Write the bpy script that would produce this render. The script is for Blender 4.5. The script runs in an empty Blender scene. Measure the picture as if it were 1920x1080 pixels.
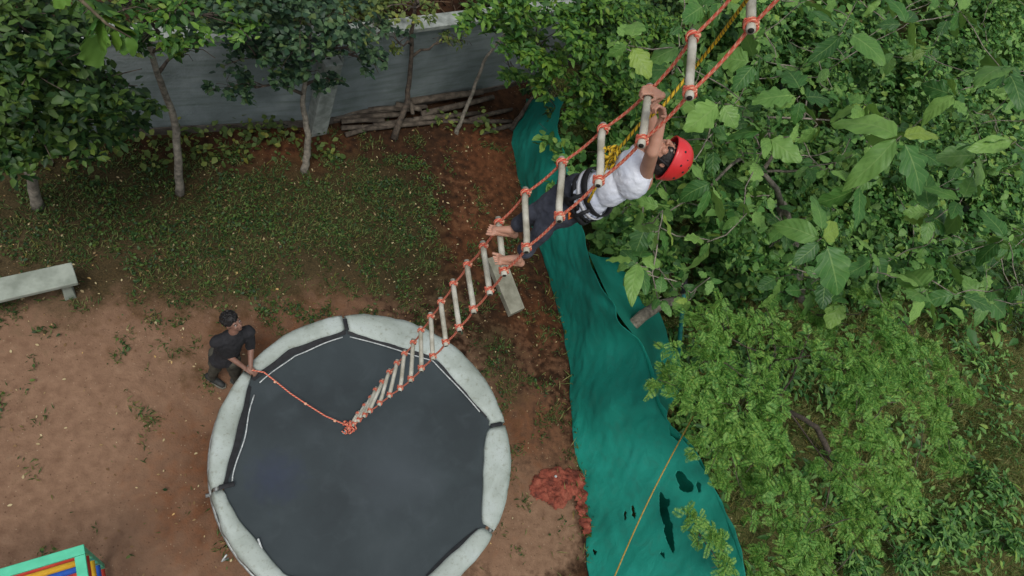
import bpy, math, random
import numpy as np
from mathutils import Vector, Matrix, noise as mnoise
random.seed(7); rng = np.random.default_rng(11)
S = bpy.context.scene; COL = S.collection
# ------------------------------------------------------------------ camera, sky, sun, exposure
F = 1300.0; NAD = (385, 1225); CH = 9.2          # focal length in pixels of a 1920 wide frame, nadir point, eye height
dn = np.array([NAD[0]-960, NAD[1]-540, F]); dn /= np.linalg.norm(dn)
ex = np.array([1., 0, 0]) - dn*dn[0]; ex /= np.linalg.norm(ex); ey = np.cross(-dn, ex)
def P(px, py, z):
    r = np.array([px-960, py-540, F]); r = r*((CH-z)/(r@dn))
    return Vector((r@ex, r@ey, z))
def W(v):  # camera axes (x right, y down, z forward) -> world
    return Vector((float(np.dot(v, ex)), float(np.dot(v, ey)), float(-np.dot(v, dn))))
cam = bpy.data.objects.new('camera', bpy.data.cameras.new('camera')); COL.objects.link(cam)
R = Matrix((W((1, 0, 0)), W((0, -1, 0)), W((0, 0, -1)))).transposed().to_4x4()
cam.matrix_world = Matrix.Translation((0, 0, CH)) @ R
cam.data.sensor_width = 36; cam.data.lens = 36*F/1920; cam.data.clip_start = .05; cam.data.clip_end = 500
S.camera = cam
w = bpy.data.worlds.new('World'); S.world = w; w.use_nodes = True
nt = w.node_tree; bg = nt.nodes['Background']
sky = nt.nodes.new('ShaderNodeTexSky'); sky.sky_type = 'NISHITA'; sky.sun_disc = False
SUN_EL, SUN_AZ = math.radians(66), math.radians(200)
sky.sun_elevation = SUN_EL; sky.sun_rotation = SUN_AZ; sky.air_density = 1.2; sky.dust_density = 4; sky.ozone_density = 1
hs = nt.nodes.new('ShaderNodeHueSaturation'); hs.inputs['Saturation'].default_value = .38
nt.links.new(sky.outputs[0], hs.inputs['Color']); nt.links.new(hs.outputs[0], bg.inputs['Color'])
bg.inputs['Strength'].default_value = .12
sl = bpy.data.lights.new('sun', 'SUN'); sl.energy = 1.15; sl.angle = math.radians(16); sl.color = (1, .97, .92)
so = bpy.data.objects.new('sun', sl); COL.objects.link(so)
sd = Vector((math.sin(SUN_AZ)*math.cos(SUN_EL), math.cos(SUN_AZ)*math.cos(SUN_EL), math.sin(SUN_EL)))
so.rotation_euler = sd.to_track_quat('Z', 'Y').to_euler(); so.location = sd*20
S.view_settings.view_transform = 'Standard'; S.view_settings.look = 'None'; S.view_settings.gamma = 1
S.view_settings.exposure = 0.05
S.cycles.max_bounces = 6

# ------------------------------------------------------------------ helpers
def lin(r, g, b):
    f = lambda c: (c/255/12.92 if c/255 <= .04045 else ((c/255+.055)/1.055)**2.4)
    return (f(r), f(g), f(b), 1)
def tag(o, label=None, cat=None, group=None, kind=None):
    if label: o['label'] = label
    if cat: o['category'] = cat
    if group: o['group'] = group
    if kind: o['kind'] = kind
    return o
def thing(name, label, cat, loc=(0, 0, 0), group=None):
    o = bpy.data.objects.new(name, None); COL.objects.link(o); o.location = loc; o.empty_display_size = .2
    return tag(o, label, cat, group)
def link(name, me, mat, parent=None):
    o = bpy.data.objects.new(name, me); COL.objects.link(o)
    if mat: me.materials.append(mat)
    if parent is not None:
        o.parent = parent
        o.matrix_parent_inverse = Matrix.Translation(-Vector(wloc(parent)))
    return o
def wloc(o):
    l = Vector(o.location)
    if o.parent is not None: l = l + wloc(o.parent) + o.matrix_parent_inverse.translation
    return l
class MB:
    def __init__(s): s.v = []; s.f = []; s.uv = []
    def add(s, vs, fs, uvs=None):
        b = len(s.v); s.v += [tuple(v) for v in vs]; s.f += [tuple(i+b for i in f) for f in fs]
        s.uv += (uvs if uvs else [(0, 0)]*len(vs))
    def box(s, c, size, rot=None, bev=0):
        c = Vector(c); sx, sy, sz = [a/2 for a in size]
        vs = [Vector((x*sx, y*sy, z*sz)) for z in (-1, 1) for y in (-1, 1) for x in (-1, 1)]
        if rot: vs = [rot @ v for v in vs]
        s.add([c+v for v in vs], [(0, 2, 3, 1), (4, 5, 7, 6), (0, 1, 5, 4), (2, 6, 7, 3), (0, 4, 6, 2), (1, 3, 7, 5)])
    def tube(s, pts, rad, n=8, cap=True, wob=0):
        pts = [Vector(p) for p in pts]; m = len(pts)
        if not hasattr(rad, '__len__'): rad = [rad]*m
        d0 = (pts[1]-pts[0]).normalized(); a = d0.orthogonal().normalized()
        vs = []; uvs = []; L = 0
        for i, p in enumerate(pts):
            d = (pts[min(i+1, m-1)]-pts[max(i-1, 0)]).normalized()
            a = (a-d*a.dot(d)).normalized(); b = d.cross(a)
            if i: L += (p-pts[i-1]).length
            for k in range(n):
                t = 2*math.pi*k/n; r = rad[i]*(1+random.uniform(-wob, wob))
                vs.append(p+(a*math.cos(t)+b*math.sin(t))*r); uvs.append((k/n, L))
        fs = [(i*n+k, i*n+(k+1) % n, (i+1)*n+(k+1) % n, (i+1)*n+k) for i in range(m-1) for k in range(n)]
        if cap: fs += [tuple(range(n))[::-1], tuple((m-1)*n+k for k in range(n))]
        s.add(vs, fs, uvs)
    def cone(s, p0, p1, r0, r1, n=14):      # round ended tapered limb
        p0 = Vector(p0); p1 = Vector(p1); d = (p1-p0).normalized(); pts = []; rr = []
        for t in (90, 65, 40, 20): pts.append(p0-d*r0*math.sin(math.radians(t))); rr.append(max(r0*math.cos(math.radians(t)), r0*.04))
        for t in (0, .33, .66, 1): pts.append(p0.lerp(p1, t)); rr.append(r0+(r1-r0)*t)
        for t in (20, 40, 65, 90): pts.append(p1+d*r1*math.sin(math.radians(t))); rr.append(max(r1*math.cos(math.radians(t)), r1*.04))
        s.tube(pts, rr, n)
    def ell(s, c, ax, n=16, m=10, zmin=-1):  # ax: three vectors
        c = Vector(c); A = [Vector(a) for a in ax]; vs = []; fs = []
        for j in range(m+1):
            ph = math.pi*(j/m-.5); z = math.sin(ph); q = max(math.cos(ph), .03)
            for k in range(n):
                t = 2*math.pi*k/n; vs.append(c+A[0]*math.cos(t)*q+A[1]*math.sin(t)*q+A[2]*z)
        for j in range(m):
            for k in range(n): fs.append((j*n+k, j*n+(k+1) % n, (j+1)*n+(k+1) % n, (j+1)*n+k))
        fs += [tuple(range(n))[::-1], tuple(m*n+k for k in range(n))]
        s.add(vs, fs)
    def build(s, name, mat, parent=None, smooth=True, origin=None, bevel=0, remesh=0, sm=0):
        me = bpy.data.meshes.new(name)
        o3 = Vector(origin) if origin is not None else (Vector(wloc(parent)) if parent is not None else Vector((0, 0, 0)))
        me.from_pydata([tuple(Vector(v)-o3) for v in s.v], [], s.f)
        if not remesh:
            ul = me.uv_layers.new(name='UVMap'); vi = np.zeros(len(me.loops), np.int32); me.loops.foreach_get('vertex_index', vi)
            ul.data.foreach_set('uv', np.array(s.uv, np.float32)[vi].ravel())
        me.polygons.foreach_set('use_smooth', [smooth]*len(me.polygons)); me.update()
        o = bpy.data.objects.new(name, me); COL.objects.link(o)
        if mat: me.materials.append(mat)
        if parent is not None:
            o.parent = parent; o.location = o3-Vector(wloc(parent))
        else: o.location = o3
        if bevel:
            b = o.modifiers.new('b', 'BEVEL'); b.width = bevel; b.segments = 2; b.limit_method = 'ANGLE'
        if remesh:
            r = o.modifiers.new('r', 'REMESH'); r.mode = 'VOXEL'; r.voxel_size = remesh; r.use_smooth_shade = True
            if sm: q = o.modifiers.new('s', 'SMOOTH'); q.factor = .5; q.iterations = sm
        return o
def npmesh(name, V, Fc, mat, parent=None, uv=None, smooth=False):   # V (n,3); Fc (m,k) equal-size faces
    me = bpy.data.meshes.new(name); o3 = np.array(wloc(parent)) if parent is not None else np.zeros(3)
    V = np.asarray(V, np.float32)-o3.astype(np.float32); k = Fc.shape[1]
    me.vertices.add(len(V)); me.vertices.foreach_set('co', V.ravel())
    me.loops.add(Fc.size); me.loops.foreach_set('vertex_index', Fc.astype(np.int32).ravel())
    me.polygons.add(len(Fc)); me.polygons.foreach_set('loop_start', np.arange(0, Fc.size, k, dtype=np.int32))
    me.polygons.foreach_set('use_smooth', np.full(len(Fc), smooth)); me.update(calc_edges=True)
    if uv is not None:
        ul = me.uv_layers.new(name='UVMap'); ul.data.foreach_set('uv', np.asarray(uv, np.float32)[Fc.ravel()].ravel())
    me.materials.append(mat); o = bpy.data.objects.new(name, me); COL.objects.link(o)
    if parent is not None: o.parent = parent
    return o

# node helpers
def mat_new(name):
    m = bpy.data.materials.new(name); m.use_nodes = True; nt = m.node_tree; return m, nt, nt.nodes['Principled BSDF']
def nd(nt, t, **k):
    n = nt.nodes.new(t)
    for a, b in k.items(): setattr(n, a, b)
    return n
def ramp(nt, src, stops):
    r = nd(nt, 'ShaderNodeValToRGB'); e = r.color_ramp.elements
    while len(e) < len(stops): e.new(.5)
    for x, (p, c) in zip(e, stops): x.position = p; x.color = c if hasattr(c, '__len__') else (c, c, c, 1)
    nt.links.new(src, r.inputs[0]); return r.outputs[0]
def noise(nt, scale, detail=4, coord='Object', rough=.55, dist=0, vec=None):
    tc = nd(nt, 'ShaderNodeTexCoord'); n = nd(nt, 'ShaderNodeTexNoise'); n.inputs['Scale'].default_value = scale
    n.inputs['Detail'].default_value = detail; n.inputs['Roughness'].default_value = rough; n.inputs['Distortion'].default_value = dist
    nt.links.new(vec if vec is not None else tc.outputs[coord], n.inputs['Vector']); return n.outputs['Fac']
def mix(nt, fac, a, b, mode='MIX'):
    m = nd(nt, 'ShaderNodeMix', data_type='RGBA', blend_type=mode)
    for s, v in ((m.inputs['Factor'], fac), (m.inputs['A'], a), (m.inputs['B'], b)):
        if isinstance(v, bpy.types.NodeSocket): nt.links.new(v, s)
        elif hasattr(v, '__len__'): s.default_value = v
        else: s.default_value = v
    return m.outputs['Result']
def math_(nt, op, a, b=0, c=0):
    m = nd(nt, 'ShaderNodeMath', operation=op)
    for s, v in zip(m.inputs, (a, b, c)):
        if isinstance(v, bpy.types.NodeSocket): nt.links.new(v, s)
        else: s.default_value = v
    return m.outputs[0]
def bump(nt, bs, h, st=.4, d=.02):
    b = nd(nt, 'ShaderNodeBump'); b.inputs['Strength'].default_value = st; b.inputs['Distance'].default_value = d
    nt.links.new(h, b.inputs['Height']); nt.links.new(b.outputs[0], bs.inputs['Normal'])
def simple(name, c1, c2, scale=8, rough=.7, bst=.3, detail=5, c3=None, bd=.01, stops=(.35, .65), bscale=None):
    m, nt, bs = mat_new(name); n = noise(nt, scale, detail)
    st = [(stops[0], c1), (stops[1], c2)] + ([(.8, c3)] if c3 else [])
    nt.links.new(ramp(nt, n, st), bs.inputs['Base Color']); bs.inputs['Roughness'].default_value = rough
    if bst: bump(nt, bs, noise(nt, bscale or scale*4, 4), bst, bd)
    return m
def leafmat(name, dark, mid, light, rough=.5, vein=None, trans=.25, spec=.35, clump=1.2, rib=7):
    m, nt, bs = mat_new(name); g = nd(nt, 'ShaderNodeNewGeometry')
    cl = noise(nt, clump, 2)
    v = math_(nt, 'ADD', math_(nt, 'MULTIPLY', g.outputs['Random Per Island'], .6), math_(nt, 'MULTIPLY', cl, .55))
    c = ramp(nt, v, [(.14, dark), (.5, mid), (.84, light)])
    h2 = math_(nt, 'FRACT', math_(nt, 'MULTIPLY', g.outputs['Random Per Island'], 37.7))
    c = mix(nt, ramp(nt, h2, [(.93, 0.), (.97, .7)]), c, (light[0]*1.35, light[1]*1.05, light[2]*.7, 1))
    c = mix(nt, ramp(nt, noise(nt, 16, 4), [(.5, 0.), (.75, .3)]), c, dark)
    # the paler underside
    c = mix(nt, math_(nt, 'MULTIPLY', g.outputs['Backfacing'], .35), c, (light[0]*1.3, light[1]*1.15, light[2]*1.6, 1))
    if vein:
        tc = nd(nt, 'ShaderNodeTexCoord'); sp = nd(nt, 'ShaderNodeSeparateXYZ'); nt.links.new(tc.outputs['UV'], sp.inputs[0])
        au = math_(nt, 'ABSOLUTE', sp.outputs['Y'])
        midr = math_(nt, 'LESS_THAN', au, .045)
        fr = math_(nt, 'FRACT', math_(nt, 'SUBTRACT', math_(nt, 'MULTIPLY', sp.outputs['X'], rib), math_(nt, 'MULTIPLY', au, 1.6)))
        side = math_(nt, 'LESS_THAN', fr, .10)
        vf = math_(nt, 'MAXIMUM', midr, math_(nt, 'MULTIPLY', side, .55))
        c = mix(nt, math_(nt, 'MULTIPLY', vf, .45), c, vein)
        bump(nt, bs, math_(nt, 'ABSOLUTE', math_(nt, 'SUBTRACT', fr, .5)), .5, .012)
    nt.links.new(c, bs.inputs['Base Color']); bs.inputs['Roughness'].default_value = rough
    bs.inputs['Specular IOR Level'].default_value = spec
    tr = nd(nt, 'ShaderNodeBsdfTranslucent'); nt.links.new(mix(nt, 1, c, (1, 1.0, .65, 1), 'MULTIPLY'), tr.inputs['Color'])
    ms = nd(nt, 'ShaderNodeMixShader'); ms.inputs[0].default_value = trans
    nt.links.new(bs.outputs[0], ms.inputs[1]); nt.links.new(tr.outputs[0], ms.inputs[2])
    nt.links.new(ms.outputs[0], nt.nodes['Material Output'].inputs['Surface']); return m

M = {}
M['bark_grey'] = simple('grey bark', lin(95, 90, 80), lin(150, 142, 128), 14, .9, .6, c3=lin(170, 165, 150))
M['bark_dark'] = simple('dark bark', lin(52, 46, 40), lin(98, 86, 74), 16, .9, .6)
M['twig'] = simple('twig', lin(70, 62, 48), lin(120, 108, 86), 16, .9, .3)
M['leaf_dark'] = leafmat('dark leaf', lin(24, 44, 22), lin(40, 72, 32), lin(84, 112, 48), .5, trans=.2)
M['leaf_blue'] = leafmat('blue green leaf', lin(24, 42, 32), lin(42, 70, 48), lin(84, 112, 72), .5, trans=.18)
M['leaf_mid'] = leafmat('mid leaf', lin(34, 66, 26), lin(62, 106, 44), lin(110, 148, 58), .5, trans=.25)
M['leaf_olive'] = leafmat('olive leaf', lin(52, 66, 34), lin(82, 104, 50), lin(124, 136, 68), .6, trans=.25)
M['leaf_big'] = leafmat('large leaf', lin(34, 72, 34), lin(70, 118, 54), lin(126, 166, 82), .46, vein=lin(142, 172, 100), trans=.25, spec=.4)
M['leaf_under'] = leafmat('undergrowth leaf', lin(34, 72, 30), lin(66, 114, 50), lin(122, 162, 82), .5, trans=.2, clump=.8)
M['leaf_feather'] = leafmat('feathery leaf', lin(56, 106, 42), lin(96, 150, 64), lin(148, 188, 94), .55, trans=.38, clump=1.0)
M['grass'] = leafmat('grass blade', lin(34, 62, 30), lin(60, 92, 42), lin(118, 122, 72), .7, trans=.2, clump=.9)
M['grass2'] = leafmat('dry grass blade', lin(58, 92, 40), lin(92, 124, 58), lin(160, 158, 104), .7, trans=.25, clump=.7)
M['litter'] = leafmat('dry leaf', lin(84, 60, 38), lin(140, 112, 76), lin(196, 182, 140), .8, trans=.05, clump=3)

# ------------------------------------------------------------------ ground
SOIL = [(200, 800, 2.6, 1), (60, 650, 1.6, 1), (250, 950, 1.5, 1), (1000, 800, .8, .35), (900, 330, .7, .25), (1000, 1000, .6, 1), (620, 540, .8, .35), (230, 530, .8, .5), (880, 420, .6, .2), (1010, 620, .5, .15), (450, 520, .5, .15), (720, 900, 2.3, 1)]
GRASS = [(700, 370, 1.1, .9), (560, 420, 1.0, .8), (400, 420, 1.1, .9), (200, 400, 1.3, .8), (250, 450, .9, .3), (430, 490, .8, .7), (20, 450, 1.2, .8), (930, 650, .5, .6), (960, 740, .45, .6), (350, 690, .45, .45), (30, 820, .7, .25), (650, 490, .8, .45), (850, 570, .6, .35), (1000, 900, .4, .1), (770, 470, .7, .5), (740, 540, .5, .3)]
RED = [(930, 300, .9, 1), (480, 640, 1.0, .6), (560, 300, 1.2, .8), (330, 380, .9, .5), (1010, 600, .7, .7), (380, 900, .9, .5), (1000, 800, .9, .8), (900, 450, .9, .8), (660, 560, .9, .5), (620, 1080, 2.2, .6), (240, 520, .9, .6)]
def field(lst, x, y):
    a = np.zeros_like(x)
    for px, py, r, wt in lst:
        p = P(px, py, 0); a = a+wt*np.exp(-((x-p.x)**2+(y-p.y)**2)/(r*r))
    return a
NETX = [(P(px, py, 0).x, P(px, py, 0).y) for px, py in ((1100, 1090), (1080, 870), (1060, 650), (1000, 430), (965, 260), (985, 190))]
def east(x, y):   # 1 on the far (overgrown) side of the net fence
    nx = np.interp(y, [a[1] for a in NETX], [a[0] for a in NETX]); return 1/(1+np.exp(-(x-nx-.15)*9))
def gz(x, y): return .03*np.sin(x*1.3+.5)*np.cos(y*1.1) + .02*np.sin(x*3.1+y*2.3)*0.6
def ground():
    xs = np.concatenate([np.linspace(-120, -8, 30), np.arange(-7.9, 16, .09), np.linspace(16.2, 160, 50)])
    ys = np.concatenate([np.linspace(-60, -3, 20), np.arange(-2.9, 13, .09), np.linspace(13.2, 200, 60)])
    X, Y = np.meshgrid(xs, ys); near = np.exp(-np.maximum(0, np.hypot(X-4, Y-5)-12)/4)
    Z = gz(X, Y)*near + rng.normal(0, .004, X.shape)*near
    n = X.shape; idx = np.arange(X.size).reshape(n)
    Fc = np.stack([idx[:-1, :-1], idx[:-1, 1:], idx[1:, 1:], idx[1:, :-1]], -1).reshape(-1, 4)
    m, nt, bs = mat_new('soil and grass')
    def att(nm): a = nd(nt, 'ShaderNodeAttribute', attribute_name=nm); return a.outputs['Fac']
    n1 = noise(nt, .9, 5); n2 = noise(nt, 9, 6); n3 = noise(nt, 45, 4); n4 = noise(nt, 2.6, 5, dist=.6)
    tan = ramp(nt, n2, [(.25, lin(114, 88, 70)), (.6, lin(136, 108, 87)), (.85, lin(148, 121, 99))])
    red = ramp(nt, n2, [(.3, lin(70, 44, 29)), (.65, lin(108, 68, 44))])
    gr = ramp(nt, n3, [(.3, lin(38, 36, 23)), (.5, lin(58, 55, 35)), (.75, lin(86, 72, 48))])  # soil of the grass patches, with tree shade darkened into its colour
    oli = ramp(nt, n3, [(.3, lin(56, 62, 34)), (.5, lin(84, 88, 50)), (.7, lin(120, 110, 70))])
    j = math_(nt, 'MULTIPLY', math_(nt, 'SUBTRACT', n4, .5), 1.1); j2 = math_(nt, 'MULTIPLY', math_(nt, 'SUBTRACT', n2, .5), .9)
    def msk(nm, lo, hi, k=1):
        v = math_(nt, 'ADD', math_(nt, 'ADD', att(nm), j), math_(nt, 'MULTIPLY', j2, k)); return ramp(nt, v, [(lo, 0.), (hi, 1.)])
    c = mix(nt, msk('bare', .25, .75), ramp(nt, n2, [(.3, lin(40, 29, 22)), (.7, lin(72, 50, 34))]), tan)  # dark base soil also has the shade under the trees painted in
    c = mix(nt, math_(nt, 'MULTIPLY', msk('redness', .3, .9), .8), c, red)
    c = mix(nt, math_(nt, 'MULTIPLY', msk('grassy', .35, .9), .85), c, gr)
    c = mix(nt, msk('overgrown', .4, .6, .5), c, oli)
    # small pale grit and dark crumbs
    vo = nd(nt, 'ShaderNodeTexVoronoi'); vo.inputs['Scale'].default_value = 26; tc = nd(nt, 'ShaderNodeTexCoord'); nt.links.new(tc.outputs['Object'], vo.inputs['Vector'])
    sp = nd(nt, 'ShaderNodeSeparateColor'); nt.links.new(vo.outputs['Color'], sp.inputs[0])
    k1 = math_(nt, 'MULTIPLY', math_(nt, 'LESS_THAN', vo.outputs['Distance'], .17), math_(nt, 'GREATER_THAN', sp.outputs['Red'], .86))
    k2 = math_(nt, 'MULTIPLY', math_(nt, 'LESS_THAN', vo.outputs['Distance'], .22), math_(nt, 'LESS_THAN', sp.outputs['Red'], .12))
    c = mix(nt, math_(nt, 'MULTIPLY', k1, .55), c, lin(168, 150, 124)); c = mix(nt, math_(nt, 'MULTIPLY', k2, .5), c, lin(60, 42, 30))
    nt.links.new(c, bs.inputs['Base Color']); bs.inputs['Roughness'].default_value = .95; bs.inputs['Specular IOR Level'].default_value = .1
    bump(nt, bs, math_(nt, 'ADD', n2, math_(nt, 'MULTIPLY', n3, .5)), .55, .03)
    V = np.stack([X, Y, Z], -1).reshape(-1, 3)
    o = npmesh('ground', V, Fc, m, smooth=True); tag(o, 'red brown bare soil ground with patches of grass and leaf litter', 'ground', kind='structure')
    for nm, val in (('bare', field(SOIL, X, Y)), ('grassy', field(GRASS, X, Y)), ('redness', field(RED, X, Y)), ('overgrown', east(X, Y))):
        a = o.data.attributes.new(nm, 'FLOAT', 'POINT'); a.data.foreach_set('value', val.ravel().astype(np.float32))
ground()

# ------------------------------------------------------------------ leaf machinery
def tmpl_small(wd=.3, fold=.08):
    v = np.array([(0, 0, 0), (.35, wd, fold), (1, 0, -.12), (.35, -wd, fold), (.5, 0, 0), (.75, wd*.62, fold*.3), (.75, -wd*.62, fold*.3)], float)
    f = np.array([(0, 4, 1), (1, 4, 5), (5, 4, 2), (0, 3, 4), (3, 6, 4), (6, 2, 4)])
    return v, f, v[:, :2]*np.array([1, 1/wd])
def tmpl_quad(wd=.3):
    v = np.array([(0, 0, 0), (.45, wd, .05), (1, 0, -.1), (.45, -wd, .05)], float); f = np.array([(0, 2, 1), (0, 3, 2)])
    return v, f, v[:, :2]*np.array([1, 1/wd])
def tmpl_big(wd=.34, seed=0, droop=.25):
    r = np.random.default_rng(seed); nu, nv = 10, 3; vs = []; uv = []
    ph = r.uniform(0, 6, 2)
    for i in range(nu+1):
        t = i/nu; wv = wd*(math.sin(math.pi*t**.85)**.75)*(1-.15*t)+.012
        if t < .09: wv = .014
        for j in range(-nv, nv+1):
            s = j/nv
            z = -droop*t*t + .10*abs(s)*wd*2*(1-t*.4) - .16*wd*s*s + .035*math.sin(t*16+ph[0 if s > 0 else 1])*abs(s)**1.5
            vs.append((t, s*wv+.03*math.sin(t*5+ph[0]), z)); uv.append((t, s))
    n = 2*nv+1; f = []
    for i in range(nu):
        for j in range(n-1):
            a = i*n+j; f += [(a, a+n, a+n+1), (a, a+n+1, a+1)]
    return np.array(vs), np.array(f), np.array(uv)
def tmpl_lobed(wd=.42, seed=0):
    r = np.random.default_rng(seed+50); nu, nv = 16, 2; vs = []; uv = []; ph = r.uniform(0, 6)
    for i in range(nu+1):
        t = i/nu; env = wd*math.sin(math.pi*min(1, t*.96+.02)**.8)**.7; lob = .72+.28*abs(math.sin(t*math.pi*3.4+.4)); wv = max(env*lob, .012)
        if t < .08: wv = .012
        for j in range(-nv, nv+1):
            s_ = j/nv; vs.append((t-.10*abs(s_)*0+.12*abs(s_)*(1-t), s_*wv, -.32*t*t+.12*abs(s_)*wd-.2*wd*s_*s_+.03*math.sin(t*20+ph+s_*2)*abs(s_))); uv.append((t, s_))
    n = 2*nv+1; f = []
    for i in range(nu):
        for j in range(n-1): a = i*n+j; f += [(a, a+n, a+n+1), (a, a+n+1, a+1)]
    return np.array(vs), np.array(f), np.array(uv)
def tmpl_frond(pairs=9, ll=.17, wd=.036, bi=False):
    vs = []; f = []; uv = []
    def lf(o, d, l, w2, z):
        n = np.array([-d[1], d[0], 0]); b = len(vs); o = np.array(o)
        for q in (o, o+d*l*.45+n*w2, o+d*l+np.array([0, 0, -z]), o+d*l*.45-n*w2): vs.append(q); uv.append((0, 0))
        f.extend([(b, b+2, b+1), (b, b+3, b+2)])
    lf((0, 0, 0), np.array([1., 0, 0]), 1, .008, .25)
    for i in range(pairs):
        t = .15+.85*i/pairs; sz = ll*(math.sin(math.pi*(.15+.8*t))**.6)
        for s in (-1, 1):
            d = np.array([math.cos(math.radians(58)), s*math.sin(math.radians(58)), .12]); d /= np.linalg.norm(d)
            lf((t, 0, -.25*t*t), d, sz*1.7, wd*(1.3 if bi else 1), .02)
            if bi:
                for q in (.3, .55, .8):
                    for s2 in (-1, 1):
                        a = math.radians(58*s+55*s2); o = np.array((t, 0, -.25*t*t))+d*sz*1.7*q
                        lf(o, np.array([math.cos(a), math.sin(a), 0]), sz*.55, wd*.7, .01)
    return np.array(vs), np.array(f), np.array(uv)
def scatter(name, tm, pos, dirs, nrm, size, mat, parent=None, wv=None):
    """one mesh of many leaves; tm may be a list of templates"""
    tms = tm if isinstance(tm, list) else [tm]; pos = np.asarray(pos, float); N = len(pos); Vs = []; Fs = []; Us = []; base = 0
    d = dirs/np.linalg.norm(dirs, axis=1)[:, None]; n = nrm - (nrm*d).sum(1)[:, None]*d; n /= np.linalg.norm(n, axis=1)[:, None]; s = np.cross(n, d)
    which = rng.integers(0, len(tms), N); wv = np.ones(N) if wv is None else wv
    for k, (v, f, u) in enumerate(tms):
        I = np.where(which == k)[0]
        if not len(I): continue
        A = pos[I][:, None] + size[I][:, None, None]*(v[None, :, 0:1]*d[I][:, None]+v[None, :, 1:2]*wv[I][:, None, None]*s[I][:, None]+v[None, :, 2:3]*n[I][:, None])
        Vs.append(A.reshape(-1, 3)); Fs.append((f[None]+(np.arange(len(I))*len(v))[:, None, None]).reshape(-1, 3)+base); Us.append(np.tile(u, (len(I), 1))); base += len(I)*len(v)
    return npmesh(name, np.concatenate(Vs), np.concatenate(Fs), mat, parent, np.concatenate(Us), smooth=True)
def rdir(n, up=.6, spread=1.0):
    """random leaf directions (mostly sideways) and normals (mostly up)"""
    a = rng.uniform(0, 2*math.pi, n); d = np.stack([np.cos(a), np.sin(a), rng.normal(-.15, .35, n)*spread], 1)
    nn = np.stack([rng.normal(0, .45*spread, n), rng.normal(0, .45*spread, n), np.full(n, up+.4)], 1); return d, nn
def lobes(lst, dens, surf=.55):
    """points in ellipsoidal clumps [(centre, rx, ry, rz)], thinned into sub-clumps so sky or ground shows between"""
    out = []
    for c, rx, ry, rz in lst:
        k = max(3, int(dens*rx*ry*.45)); sub = rng.normal(0, 1, (k, 3)); sub /= np.linalg.norm(sub, axis=1)[:, None]; sub[:, 2] = np.abs(sub[:, 2])*1.1-.35
        sub *= rng.uniform(surf, 1, (k, 1))
        m = int(dens*rx*ry*12/k)+1
        for q in sub:
            p = q + rng.normal(0, .16, (m, 3)); out.append(np.array(c)+p*np.array([rx, ry, rz]))
    return np.concatenate(out)
def tree(name, label, cat, base, pts, rad, lobespec, dens, size, tm, lmat, bmat, group=None, spread=1.0, limb=.5, twigs=6):
    """tapered trunk along pts, limbs to every lobe, crown of leaves"""
    t = thing(name, label, cat, base, group); m = MB()
    fine = []
    for i in range(len(pts)-1):
        for k in range(4): fine.append(Vector(pts[i]).lerp(Vector(pts[i+1]), k/4)+Vector((random.uniform(-.012, .012), random.uniform(-.012, .012), 0)))
    fine.append(Vector(pts[-1])); n = len(fine); m.tube(fine, [rad*(1-.62*i/(n-1))*(1.25 if i == 0 else 1) for i in range(n)], 9, wob=.06)
    top_ = fine[-1]; nodes = [(p, rad*limb*.9) for p in fine[int(n*.35):]]
    nf = len(m.f)
    for c, rx, ry, rz in sorted(lobespec, key=lambda q: (Vector(q[0])-top_).length):
        c = Vector(c); st, r0 = min(nodes, key=lambda q: (q[0]-c).length+(1.2*max(0, q[0].z-c.z+.1)))
        d_ = c-st; mid = st+d_*.5+Vector((random.uniform(-.12, .12), random.uniform(-.12, .12), .1))*min(1, d_.length)
        q1 = st.lerp(mid, .5)+Vector((random.uniform(-.04, .04), random.uniform(-.04, .04), .03)); r1 = max(r0*.72, rad*.12)
        m.tube([st, q1, mid, mid.lerp(c, .5)+Vector((random.uniform(-.05, .05), random.uniform(-.05, .05), 0)), c], [r0, (r0+r1)/2, r1, r1*.8, r1*.5], 6)
        nodes += [(q1, r1), (mid, r1*.95), (c, r1*.6)]
        for k in range(twigs):
            e = c+Vector((random.uniform(-1, 1)*rx, random.uniform(-1, 1)*ry, random.uniform(-.3, .7)*rz))
            m.tube([mid.lerp(c, random.uniform(.3, 1)), c.lerp(e, .5)+Vector((0, 0, .05)), e], [r1*.4, r1*.28, .004], 4)
    o = m.build('trunk', bmat, t); o.data.materials.append(M['bark_dark'])
    mi = np.ones(len(m.f), np.int32); mi[:nf] = 0; o.data.polygons.foreach_set('material_index', mi)
    pos = lobes(lobespec, dens); d, nn = rdir(len(pos), spread=spread)
    scatter('crown', tm, pos, d, nn, rng.uniform(size*.6, size*1.25, len(pos)), lmat, t, rng.uniform(.75, 1.2, len(pos)))
    return t
def L(px, py, z, r, ry=None, rz=None): return (tuple(P(px, py, z)), r, ry or r, rz or r*.6)

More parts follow.
